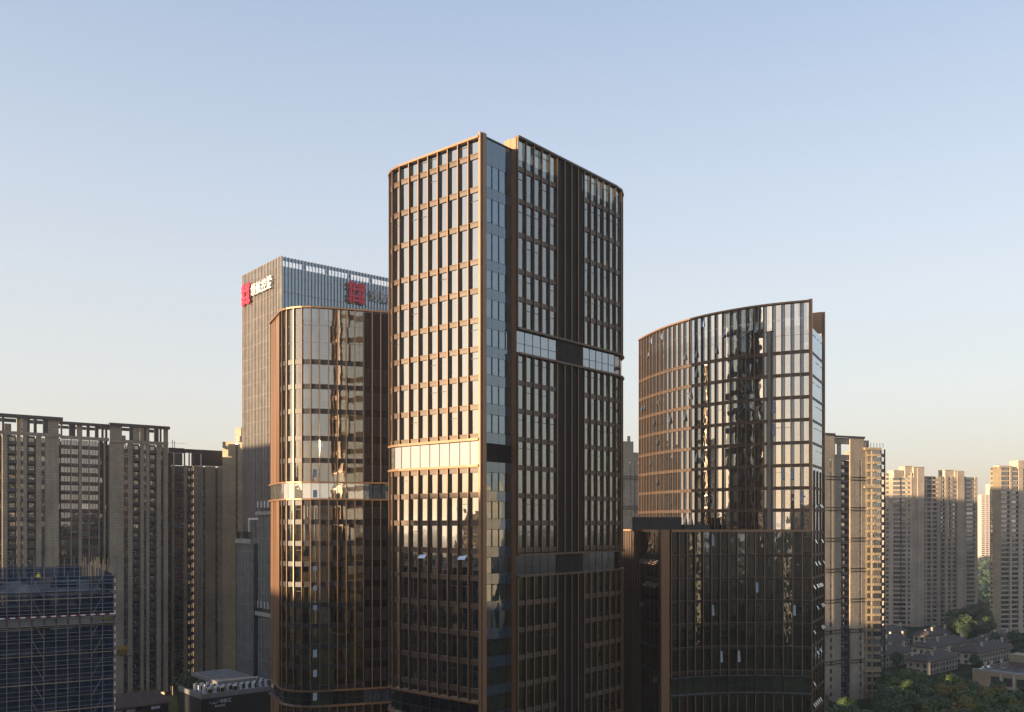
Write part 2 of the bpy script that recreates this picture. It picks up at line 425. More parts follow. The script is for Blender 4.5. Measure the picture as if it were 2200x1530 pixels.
def seg_n(a, b):
    d = (b - a).normalized(); return Vector((d.y, -d.x))
def offset(pts, d, closed=False):
    """offset a left-to-right path outwards by d"""
    P = [V2(p) for p in pts]; n = len(P); out = []
    for i in range(n):
        if closed or 0 < i < n - 1:
            n1, n2 = seg_n(P[i - 1], P[i]), seg_n(P[i], P[(i + 1) % n])
        elif i == 0: n1 = n2 = seg_n(P[0], P[1])
        else: n1 = n2 = seg_n(P[-2], P[-1])
        m = (n1 + n2)
        if m.length < 1e-6: m = n1.copy()
        m.normalize()
        out.append(P[i] + m * (d / max(0.35, m.dot(n1))))
    return out
def line_pts(a, b, n):
    a, b = V2(a), V2(b); return [a.lerp(b, i / n) for i in range(n + 1)]
def arc_pts(center, rad, a0, a1, n):
    return [Vector((center[0] + rad * math.cos(a0 + (a1 - a0) * i / n), center[1] + rad * math.sin(a0 + (a1 - a0) * i / n))) for i in range(n + 1)]
def resample(pts, step):
    P = [V2(p) for p in pts]; L = [0]
    for i in range(1, len(P)): L.append(L[-1] + (P[i] - P[i - 1]).length)
    n = max(1, round(L[-1] / step)); out = []
    for k in range(n + 1):
        t = L[-1] * k / n; i = 1
        while i < len(P) - 1 and L[i] < t: i += 1
        out.append(P[i - 1].lerp(P[i], (t - L[i - 1]) / (L[i] - L[i - 1])))
    return out
def smooth_path(pts, it=2):
    P = [V2(p) for p in pts]
    for _ in range(it):
        Q = [P[0]]
        for i in range(len(P) - 1):
            Q += [P[i].lerp(P[i + 1], .25), P[i].lerp(P[i + 1], .75)]
        Q.append(P[-1]); P = Q
    return P

rng = random.Random(11)
def jit(a): return rng.uniform(-a, a)

def curved_pane(T, mat, a, b, curve, z0, z1, k=8):
    """one bent pane following the rounded corner"""
    cen, rad = curve; vs, fs = [], []
    a0 = math.atan2(a.y - cen.y, a.x - cen.x); a1 = math.atan2(b.y - cen.y, b.x - cen.x)
    if a1 - a0 > math.pi: a1 -= 2 * math.pi
    if a0 - a1 > math.pi: a1 += 2 * math.pi
    for rr in (rad, rad - .06):
        for i in range(k + 1):
            t = a0 + (a1 - a0) * (.02 + .96 * i / k)
            for z in (z0, z1): vs.append((cen.x + rr * math.cos(t) - T.b.x, cen.y + rr * math.sin(t) - T.b.y, z - T.b.z))
    m = 2 * (k + 1)
    for i in range(k):
        o = 2 * i; fs.append((o, o + 2, o + 3, o + 1)); fs.append((m + o + 1, m + o + 3, m + o + 2, m + o))
    fs += [(0, 1, m + 1, m), (2 * k + 1, 2 * k, m + 2 * k, m + 2 * k + 1)]
    ob = mesh_obj('pane', vs, fs, mat, T.root)
    for f in ob.data.polygons[:2 * k]: f.use_smooth = True

def facade(T, pts, ztop, zbot, levels, sp=0.9, fin=('bronze', 0.13, 0.55), fin_at=None, pane='glass_main', span='spandrel_brown', span_out=0.14,
           vent=0.0, vent_mat='glass_vent', curve=None, blinds=0.25, transom=0.25, splits=None, ledge=True, fins=True, open_vents=0.0, skip=None):
    """curtain wall: panes between spandrels, one bay per path segment, a fin on every path point"""
    P = [V2(p) for p in pts]
    if fins:
        of = offset(P, fin[2] / 2 - 0.02)
        for i, q in enumerate(of):
            if fin_at is not None and not fin_at(i): continue
            if i == 0: u = P[1] - P[0]
            elif i == len(P) - 1: u = P[-1] - P[-2]
            else: u = (P[i] - P[i - 1]).normalized() + (P[i + 1] - P[i]).normalized()
            if fin[2] > .3:      # dark web with a bronze nosing
                un = Vector((u.y, -u.x)).normalized(); qc = q + un * (fin[2] / 2 - .03)
                T.box('fin', 'fin_dark', (q.x, q.y, (ztop + zbot) / 2), u, (fin[1] * .7, fin[2] - .12, ztop - zbot))
                T.box('fin_nosing', fin[0], (qc.x, qc.y, (ztop + zbot) / 2), u, (fin[1], .09, ztop - zbot))
            else:
                T.box('fin', fin[0], (q.x, q.y, (ztop + zbot) / 2), u, (fin[1], fin[2], ztop - zbot))
    lv = [z for z in levels if zbot + 0.4 < z < ztop + 0.01]
    for i in range(len(P) - 1):
        a, b = P[i], P[i + 1]
        w = (b - a).length; u = (b - a) / w; n = Vector((u.y, -u.x)); m = (a + b) / 2
        gaps = []
        hi = ztop
        for z in lv:
            z1 = max(z - sp, zbot)
            c = m + n * (span_out / 2)
            T.box('spandrel', span, (c.x, c.y, (z + z1) / 2), u, (w - 0.02, span_out + 0.1, z - z1))
            if ledge:
                c2 = m + n * (span_out + 0.06)
                T.box('ledge', 'bronze_dark', (c2.x, c2.y, z - 0.07), u, (w - 0.05, 0.16, 0.14))
            if hi - z > 0.3: gaps.append((hi, z))
            hi = z1
        if hi - zbot > 0.3: gaps.append((hi, zbot))
        for hi, lo in gaps:
            if skip and skip(i, hi, lo): continue
            parts = [(0.0, 1.0, False)]
            if vent: parts = [(0.0, vent, True), (vent, 1.0, False)]
            for f0, f1, isv in parts:
                pw = w * (f1 - f0) - 0.06
                c = a + u * (w * (f0 + f1) / 2)
                rows = [(hi, lo)]
                ns = splits(hi, lo) if splits else 1
                if ns > 1: rows = [(hi - (hi - lo) * k / ns, hi - (hi - lo) * (k + 1) / ns) for k in range(ns)]
                for h2, l2 in rows:
                    opened = isv and rng.random() < open_vents
                    mat = (vent_mat if isv else pane)
                    if opened:
                        hh = (h2 - l2) * 0.55
                        zc = l2 + (h2 - l2) * 0.35 + hh / 2
                        q = c + n * (0.24)
                        T.box('open_window', 'glass_vent', (q.x, q.y, zc), u, (pw, 0.05, hh), tilt=-0.22)
                        T.box('pane', mat, (c.x, c.y, h2 - (h2 - l2) * 0.05), u, (pw, 0.05, (h2 - l2) * 0.1 - 0.05))
                        T.box('pane', mat, (c.x, c.y, l2 + (h2 - l2) * 0.17), u, (pw, 0.05, (h2 - l2) * 0.34 - 0.05))
                    elif curve and abs((a - curve[0]).length - curve[1]) < .02 and abs((b - curve[0]).length - curve[1]) < .02 and h2 > -40:
                        curved_pane(T, mat, a, b, curve, l2 + .03, h2 - .03)
                    else:
                        T.box('pane', mat, (c.x, c.y, (h2 + l2) / 2), u, (pw, 0.05, h2 - l2 - 0.05), tilt=jit(0.006), yaw=jit(0.008))
                    if not isv and ns == 1 and rng.random() < transom:
                        q = c + n * 0.04
                        T.box('transom', 'slat_dark', (q.x, q.y, l2 + (h2 - l2) * 0.72), u, (pw, 0.07, 0.07))
                if vent and isv:
                    q = a + u * (w * vent) + n * 0.03
                    T.box('mullion', 'slat_dark', (q.x, q.y, (hi + lo) / 2), u, (0.07, 0.10, hi - lo))
                if not isv and rng.random() < blinds and hi - lo > 1:
                    k = rng.choice((1.0, 1.0, 0.6, 0.4, 0.3)) ; hh = (hi - lo - 0.1) * k
                    q = c - n * 0.3
                    ww = pw * rng.choice((1, 1, 0.5, 0.4)); q = q + u * ((pw - ww) / 2 * rng.choice((-1, 1)))
                    T.box('blind', 'blind_yellow' if rng.random() < 0.3 else 'blind_cream', (q.x, q.y, hi - 0.05 - hh / 2), u, (ww, 0.03, hh))

def louvre_wall(T, a, b, ztop, zbot, pitch=0.30, back='slat_dark', slat='slat_grey', out=0.22, bands=None, inset=0.35):
    a, b = V2(a), V2(b); w = (b - a).length; u = (b - a) / w; n = Vector((u.y, -u.x))
    m = (a + b) / 2 - n * inset
    T.box('louvre_backing', back, (m.x, m.y, (ztop + zbot) / 2), u, (w, 0.12, ztop - zbot))
    k = max(2, int(w / pitch))
    for i in range(1, k):
        q = a + u * (w * i / k) + n * (out / 2 - 0.05)
        T.box('slat', slat, (q.x, q.y, (ztop + zbot) / 2), u, (0.09, out, ztop - zbot))

def ring(T, pts, ztop, zbot, pane='glass_light', fin_w=0.05, coping=('bronze', 0.62, 0.34), inset=0.0, sub=1):
    P = [V2(p) for p in pts]
    for i in range(len(P) - 1):
        a, b = P[i], P[i + 1]; w = (b - a).length; u = (b - a) / w; n = Vector((u.y, -u.x)); m = (a + b) / 2 - n * inset
        q = a + n * .03
        T.box('mullion', 'slat_dark', (q.x, q.y, (ztop + zbot) / 2), u, (.07, .1, ztop - zbot))
        if pane == 'glass_blue':
            q = m + n * .02; T.box('mullion', 'slat_dark', (q.x, q.y, zbot + (ztop - zbot) * .42), u, (w, .1, .06))
            if rng.random() < .5:
                q = m - n * .35; T.box('blind', rng.choice(('blind_cream', 'slab_grey')), (q.x, q.y, (ztop + zbot) / 2), u, (w * rng.choice((.4, .7, .95)), .03, ztop - zbot - .2))
        T.box('ring_panel', pane, (m.x, m.y, (ztop + zbot) / 2), u, (w - 0.05, 0.06, ztop - zbot - 0.05), tilt=jit(.004), yaw=jit(.006))
    T.sweep('ring_coping', coping[0], P, -0.3, coping[1], ztop, ztop + coping[2])
    T.sweep('ring_coping', coping[0], P, -0.3, coping[1], zbot - coping[2], zbot)

# ------------------------------------------------------------------ ground
g = mesh_obj('ground', [(-9000, -9000, GZ - .02), (9000, -9000, GZ - .02), (9000, 9000, GZ - .02), (-9000, 9000, GZ - .02)], [(0, 1, 2, 3)], 'ground_cover')
tag(g, 'dark green ground between the towers, reaching the horizon', kind='structure')

# ------------------------------------------------------------------ main bronze tower
def main_tower():
    C = Vector((-4.46, 129.0)); l = Vector((-.763, .647)); r = Vector((.647, .763))
    at = lambda a, b: C + r * a + l * b
    T = Thing('office_tower', 'tallest bronze and glass office tower with rounded ends, in the centre', 'office tower', at(16, 8))
    ang = lambda v: math.atan2(v.y, v.x)
    RA = 6.0
    cen = at(RA, 16.55); a0 = ang(l)          # arc runs from normal l to normal -r (left to right seen from outside)
    arcL = arc_pts(cen, RA, a0, a0 + math.pi / 2, 5)
    left = arcL + [at(0, 16.55 - 16.55 * i / 8) for i in range(1, 9)]
    RB = 7.0
    cenR = at(32.8, -0.8 + RB); b0 = ang(-l)
    arcR = arc_pts(cenR, RB, b0, b0 + math.pi / 2, 5)
    right1 = [at(6.91 + 1.918 * i, -.8) for i in range(6)]
    right2 = [at(23.7 + 1.82 * i, -.8) for i in range(5)] + arcR
    right_all = right1 + right2
    back = [at(39.8, 11), at(12, 11), at(12, 22.55)]
    plan = left + [at(6.9, 0)] + right_all + back
    LV = [53.1, 48.3, 43.3, 37.9, 33.75, 29.5, 25.4, 21.3, 17.1, 12.9, 8.7, 4.5, .45, -3.6, -7.5, -11.5, -15.5, -19.6, -23.7, -27.8, -31.9, -36, -40.1, -44.2, -48.3, -52.4, -56.5, -60.6, -64.7]
    # left face
    FIN = ('bronze', 0.14, 0.52)
    for zt, zb in ((55.1, 12.2), (8.1, -25.5), (-29.5, GZ)):
        facade(T, left, zt, zb, LV if zt != 8.1 else [8.09] + [z for z in LV if z < 8], sp=0.76, fin=FIN, blinds=0.45, transom=0.22, fin_at=lambda i: i < 13)
    ring(T, left, 11.9, 8.45)
    ring(T, left, -25.8, -29.2, pane='glass_blue')
    T.sweep('coping', 'bronze', left, -0.4, 0.60, 55.1, 55.4)
    # corner post
    c = at(0.42, -0.02)
    T.box('corner_post', 'bronze', (c.x, c.y, (55.9 + GZ) / 2), r, (0.84, 0.7, 55.9 - GZ))
    c = at(-.3, -0.1); T.box('corner_post', 'bronze', (c.x, c.y, (55.9 + GZ) / 2), r, (0.25, 0.35, 55.9 - GZ))
    # narrow glazed strip
    nar = [at(.9 + 6.0 * i / 4, 0.05) for i in range(5)]
    n0 = [(55.5, 53.4)] 
    for k, z in enumerate(LV):
        if z < -62: break
        top_next = LV[k - 1] if k else 55.5
        sp = 1.55
        for i in range(4):
            a, b = nar[i], nar[i + 1]; m = (a + b) / 2; w = (b - a).length
            if k == 0:
                T.box('pane', 'glass_panel', (m.x, m.y, (55.5 + z) / 2), r, (w - .05, .06, 55.5 - z - .05))
            T.box('pane', 'glass_panel', (m.x, m.y, z - sp / 2 + .25), r, (w - .05, .06, sp - .05), yaw=jit(.003), tilt=jit(.002))
            zl = LV[k + 1] + .25
            zh = z - sp + .25
            if 8 < (zh + zl) / 2 < 12:
                nl = 12
                for j in range(nl):
                    zz = zl + (zh - zl) * (j + .5) / nl
                    T.box('louvre_blade', 'slat_grey', (m.x, m.y, zz), r, (w - .05, .16, .12), tilt=.5)
                m2 = m + l * .25
                T.box('louvre_backing', 'band_black', (m2.x, m2.y, (zl + zh) / 2), r, (w, .05, zh - zl))
                continue
            T.box('pane', 'glass_strip', (m.x, m.y, (zh + zl) / 2), r, (w - .1, .06, zh - zl - .06), yaw=jit(.006), tilt=jit(.004))
            q = a + (-l) * .04
            T.box('mullion', 'slat_dark', (q.x, q.y, (zh + zl) / 2), r, (.14, .12, zh - zl))
            if rng.random() < .35:
                q = m + l * .3; T.box('blind', rng.choice(('blind_cream', 'blind_yellow')), (q.x, q.y, (zh + zl) / 2), r, (w * .4, .03, zh - zl - .1))
    T.sweep('coping', 'slat_grey', [at(.9, 0), at(6.9, 0)], -0.3, .12, 55.5, 55.7)
    # end of the right-hand slab
    m = at(6.85, -0.35); T.box('end_panel', 'bronze', (m.x, m.y, (57.2 + GZ) / 2), -l, (1.0, .12, 57.2 - GZ))
    for zz0, zz1 in ((57.2, 55.7),):
        m = at(6.85, .85); T.box('end_panel', 'bronze', (m.x, m.y, 56.3), -l, (1.3, .12, 1.9))
    # right face
    FIN2 = ('bronze', 0.13, 0.42)
    for zt, zb in ((57.2, 29.1), (25.1, -4.5), (-8.0, GZ)):
        lv = LV
        for part in (right1, right2):
            facade(T, part, zt, zb, lv, sp=0.72, fin=FIN2, ledge=False, blinds=0.32, transom=0.5, span='spandrel_brown', pane='glass_right')
        louvre_wall(T, right1[-1], right2[0], zt, zb)
        for i in range(1, 4):
            q = right1[-1].lerp(right2[0], i / 4) + (-l) * .25
            T.box('fin', 'fin_dark', (q.x, q.y, (zt + zb) / 2), r, (.1, .34, zt - zb)); q = q - l * .2; T.box('fin_nosing', 'bronze', (q.x, q.y, (zt + zb) / 2), r, (.13, .08, zt - zb))
    for zt, zb in ((28.8, 25.4), (-4.8, -7.7)):
        for part in (right1, right2):
            ring(T, part, zt, zb, pane='glass_blue', coping=('bronze_dark', .62, .3))
        louvre_wall(T, right1[-1], right2[0], zt, zb)
        T.sweep('ring_coping', 'bronze_dark', [right1[-1], right2[0]], -.3, .62, zt, zt + .3)
        T.sweep('ring_coping', 'bronze_dark', [right1[-1], right2[0]], -.3, .62, zb - .3, zb)
    T.sweep('coping', 'bronze_dark', right_all, -0.4, 0.54, 57.2, 57.5)
    # rear walls, roofs, floors
    rear = [right_all[-1]] + back + [left[0]]
    facade(T, resample(rear, 2.4), 55.0, GZ, LV[::1], sp=1.2, fins=False, ledge=False, blinds=0, transom=0)
    lp = left + [at(6.6, 0.3), at(6.9, 8), at(12, 8), at(12, 22.55)]
    rp = right_all + [at(39.8, 11), at(12, 11), at(12, 8), at(7.2, 8)]
    T.prism('roof', 'roof_grey', offset(lp, -.6, True), 53.2, 53.6)
    T.prism('roof', 'roof_grey', offset(rp, -.6, True), 54.2, 54.6)
    for z in LV:
        T.prism('floor_slab', 'slab_grey', offset(plan, -0.45, True), z - .75, z - .3)
    T.prism('core', 'interior', [at(5.5, 3.5), at(34, 3.8), at(34, 7.5), at(9, 7.5), at(9, 17), at(5.5, 17)], GZ, 53)
    pm = at(14, 6.5); T.box('penthouse', 'bronze_dark', (pm.x, pm.y, 55.4), r, (7, 6, 3))
    # small open vents seen on the left face
    for (i, z) in ((3, -4.3), (7, -4.3)):
        a, b = left[5 + i - 1], left[5 + i]; m = (a + b) / 2 - r * .55
        T.box('open_window', 'glass_light', (m.x, m.y, z - .6), b - a, (1.5, .06, 0.9), tilt=-.75)
    T.finish(limits={'pane': 300, 'spandrel': 300, 'ledge': 0, 'transom': 0, 'mullion': 0, 'blind': 0, 'fin': 120, 'fin_nosing': 120, 'slat': 60, 'louvre_blade': 0})
main_tower()

# ------------------------------------------------------------------ left bronze tower
def left_tower():
    F0 = Vector((-37.5, 176)); f = Vector((.951, .31)).normalized(); g_ = Vector((-f.y, f.x))
    RA = 7.0
    cen = F0 + g_ * RA
    side_dir = Vector((-.42, .907)).normalized(); side_n = Vector((-.907, -.42)).normalized()
    a1 = math.atan2(-g_.y, -g_.x); a0 = math.atan2(side_n.y, side_n.x)
    arc = arc_pts(cen, RA, a0, a1, 6)
    side = [arc[0] + side_dir * (1.6 * k) for k in range(7, 0, -1)]
    front = [F0 + f * (1.7 * k) for k in range(0, 6)]
    front2 = [front[-1] + f * (1.7 * k) for k in range(0, 6)]
    T = Thing('office_tower', 'dark bronze office tower with rounded corner, directly left of the tallest tower', 'office tower', F0 + f * 6 + g_ * 10)
    path = side + arc + front[1:]
    LV = [32, 27.2, 22.4, 17.1, 12.8, 8.6, 4.5, .8, -3.4, -7.4, -11.4, -15.4, -19.5, -23.5, -27.5, -31.5, -36.5, -40.6, -44.7, -48.8, -53, -57, -61, -65]
    FIN = ('bronze', 0.14, 0.42)
    for zt, zb in ((42.0, 8.2), (4.6, -32.6), (-35.8, GZ)):
        facade(T, side + [arc[0]], zt, zb, [], fin=('bronze', .10, .12), pane='bronze', blinds=0, transom=0)
        facade(T, arc + front[1:], zt, zb, LV, sp=0.95, fin=FIN, blinds=0.8, transom=0.15, span='slat_dark', ledge=False, pane='glass_dim', curve=(cen, RA),
               splits=lambda h, l_: 3 if h - l_ > 6 else 1)
        facade(T, front2, zt, zb, [], fin=FIN, skip=lambda i, h, l_: True)
        for i in range(5):
            louvre_wall(T, front2[i], front2[i + 1], zt, zb, pitch=.28, back='band_black', slat='slat_dark', out=.16, inset=.8)
        for k in range(len(LV) - 1):
            z, z2 = LV[k], LV[k + 1]
            if not (zb < (z + z2) / 2 < zt): continue
            for i in range(0, 5):
                q = (front2[i] + front2[i + 1]) / 2 - g_ * -.45
                w = 1.7
                T.box('wall_panel', 'wall_grey', (q.x, q.y, (z - 1.2 + z2 + .2) / 2), f, (w if i % 2 else w * .6, .1, z - 1.4 - z2))
    ring(T, path, 7.9, 4.9, pane='glass_light', coping=('bronze', .5, .3))
    ring(T, path, -32.8, -35.5, pane='glass_blue', coping=('bronze', .5, .3))
    for zt, zb in ((7.9, 4.9), (-32.8, -35.5)):
        ring(T, front2, zt, zb, pane='glass_panel', coping=('bronze', .5, .3))
    T.sweep('coping', 'bronze', path + front2[1:], -.4, .5, 42.0, 42.3)
    e = front2[-1]; bk = [e + g_ * 12, side[0] + f * 4 + g_ * 3, side[0] + f * 1.5]
    plan = path + front2[1:] + bk
    facade(T, resample([e] + bk + [side[0]], 2.4), 41.5, GZ, LV, sp=1.2, fins=False, ledge=False, blinds=0, transom=0)
    for z in LV: T.prism('floor_slab', 'slab_grey', offset(plan, -.9, True), z - .75, z - .3)
    T.prism('roof', 'roof_grey', offset(plan, -.9, True), 39.6, 40)
    T.prism('core', 'interior', offset(plan, -3.5, True), GZ, 39.5)
    # open vents in one column
    for z in (-12.2, -16, -25.2, -29, -33.6, 5.9, 9.9, -8.4):
        q = arc[-2].lerp(arc[-1], .45) - g_ * .2
        T.box('open_window', 'glass_vent', (q.x, q.y, z), arc[-1] - arc[-2], (.75, .06, 1.7), tilt=-.3)
    T.finish(limits={'pane': 240, 'spandrel': 200, 'ledge': 0, 'transom': 0, 'mullion': 0, 'blind': 0, 'slat': 0, 'louvre_backing': 0, 'wall_panel': 150})
left_tower()

# ------------------------------------------------------------------ right curved tower
def right_tower():
    T = Thing('office_tower', 'curved bronze-finned office tower on a dark glass base, right of the tallest tower', 'office tower', (45, 185))
    raw = [(28.7, 202), (30.0, 195.7), (32.4, 188.2), (35.3, 182.4), (38.5, 177.7), (42.1, 174.0), (45.9, 170.8), (50.2, 168.3), (54.9, 166.3)]
    up = resample(smooth_path(raw, 2), 1.65)
    LV = [32.1, 27.9, 23.7, 19.5, 15.3, 11.1, 6.9, 2.8]
    facade(T, up, 40.9, -1.6, LV, sp=.6, fin=('bronze', .12, .36), vent=.34, blinds=.6, transom=.1, open_vents=.12, ledge=True, span_out=.2, pane='glass_curve',
           splits=lambda h, l_: 3 if h - l_ > 6 else 1)
    T.sweep('coping', 'bronze', up, -.3, .55, 40.9, 41.2)
    # glazed narrow side
    sd = Vector((.47, .883)).normalized(); sn = Vector((sd.y, -sd.x))
    S0 = Vector(up[-1]) + sd * .35 + sn * .1
    side = [S0 + sd * (1.75 * k) for k in range(9)]
    lv2 = LV + [-1.4, -5.6, -9.9, -14, -18.2, -22.5, -26.9, -31, -35, -39, -43, -47, -51, -55, -59, -63]
    facade(T, side, 36.5, GZ, lv2, sp=.5, fins=False, pane='glass_blue', span='brown_panel', ledge=False, blinds=.2, transom=.6, span_out=.03)
    for q in side[::2][1:]:
        T.box('fin', 'bronze_dark', (q.x + sn.x * .1, q.y + sn.y * .1, (10 + GZ) / 2 + 0), sd, (.1, .25, 10 - GZ))
    c = V2(up[-1]) + sn * .15 + sd * .05
    T.box('corner_post', 'bronze', (c.x, c.y, (41.4 + GZ) / 2), sd, (.45, .6, 41.4 - GZ))
    c = side[-1] + sd * .3
    T.box('corner_post', 'bronze', (c.x, c.y, (42.0 + GZ) / 2), sd, (.45, .6, 42 - GZ))
    c = side[-2] - sn * 1.4 + sd * .9
    T.box('roof_screen', 'bronze', (c.x, c.y, 39.7), -sn, (2.6, .3, 4.2))
    # rows of open vents on the side
    for z in (3.4, -3.4, -7.6, -11.9, -16, -20.3, -24.6, -30, -34):
        for k in range(1, 8):
            if rng.random() < .38:
                q = side[k] + sd * .8 + sn * .3
                T.box('open_window', 'glass_light' if z > -12 and rng.random() < .5 else 'glass_vent', (q.x, q.y, z), sd, (.9, .05, .75), tilt=-.5)
    # lower block
    low_raw = [(28.6, 164.0), (35, 166.6), (42, 167.8), (49, 167.4), (54.9, 166.1)]
    low = resample(smooth_path(low_raw, 2), 1.66)
    low = [Vector((p.x, p.y - .9)) for p in low]
    LL = [-5.6, -9.9, -14, -18.2, -22.5, -26.9, -36, -40, -44, -48, -52, -56, -60, -64]
    for zt, zb in ((-1.5, -28.0), (-31.5, GZ)):
        facade(T, low, zt, zb, LL, sp=.55, fin=('bronze', .13, .5), vent=.34, blinds=.35, transom=.1, open_vents=.03, ledge=True, span='slat_dark', span_out=.1, pane='glass_base', vent_mat='glass_base')
    ring(T, low, -28.2, -31.2, pane='glass_blue', coping=('slat_dark', .5, .25), inset=.3)
    T.sweep('coping', 'bronze', low, -.3, .6, -1.5, -1.1)
    # pillar and the left return of the base
    P = Vector((27.6, 163.2))
    T.box('corner_post', 'bronze', (P.x, P.y, (-1.1 + GZ) / 2), (1, .05), (1.5, 1.4, -1.1 - GZ))
    ld = Vector((-.19, .98)).normalized()
    ret = [P + Vector((-.9, .5)) + ld * (2.4 * k) for k in range(4, -1, -1)]
    facade(T, ret, -1.5, GZ, LL, sp=.6, fin=('bronze_dark', .08, .12), blinds=.1, transom=0, span='slat_dark', ledge=False, pane='glass_base')
    for z, idx in ((-7.1, (0, 1, 2, 3)), (-11.3, (1, 2, 3)), (-15.4, (0,)), (-28.6, (3,))):
        for i in idx:
            m = (ret[i] + ret[i + 1]) / 2 + Vector((-.4, -.1))
            T.box('open_window', 'glass_light', (m.x, m.y, z), ret[i + 1] - ret[i], (2.0, .06, 1.1), tilt=-.6)
    wl = [Vector((16.5, 176.5)), ret[0]]
    louvre_wall(T, wl[0], wl[1], -1.4, GZ, pitch=.45, back='brown_panel', slat='bronze_dark')
    T.sweep('coping', 'bronze', [wl[0], wl[1]] + ret[1:], -.3, .4, -1.4, -1.1)
    base_poly = [wl[0] + Vector((.3, .6)), ret[0] + Vector((.4, .4)), ret[-1] + Vector((.5, .4))] + [Vector((p.x, p.y + .6)) for p in low[:-1]] + [Vector((54, 168)), Vector((60, 178)), Vector((52, 205)), Vector((26, 206)), Vector((17, 192))]
    T.prism('terrace', 'paving', base_poly, -1.95, -1.65)
    up_plan = up + [Vector((54.6, 167.5)), Vector((61, 178.8)), Vector((50, 203)), Vector((30, 204))]
    for z in LV + [-1.0]: T.prism('floor_slab', 'slab_grey', offset(up_plan, -.5, True), z - .5, z - .2)
    T.prism('roof', 'roof_grey', offset(up_plan, -.5, True), 36.4, 36.8)
    for z in LL: T.prism('floor_slab', 'slab_grey', base_poly, z - .5, z - .2)
    T.prism('core', 'interior', offset(up_plan, -6, True), GZ, 36)
    bk = [side[-1] + sd * .6, Vector((51, 204)), Vector((28.7, 204)), Vector(up[0])]
    facade(T, resample(bk, 2.4), 38, GZ, lv2, sp=1.2, fins=False, ledge=False, blinds=0, transom=0)
    # plant boxes on the terrace
    T.box('plant_box', 'slat_dark', (27.8, 175, -.05), (1, .1), (9.6, 3.0, 2.6))
    T.box('plant_box', 'slat_dark', (35.5, 174.5, -.75), (1, .1), (5.0, 2.0, 1.1))
    T.finish(limits={'pane': 300, 'spandrel': 250, 'ledge': 0, 'transom': 0, 'mullion': 0, 'blind': 0, 'slat': 0, 'open_window': 120, 'louvre_backing': 2})
right_tower()

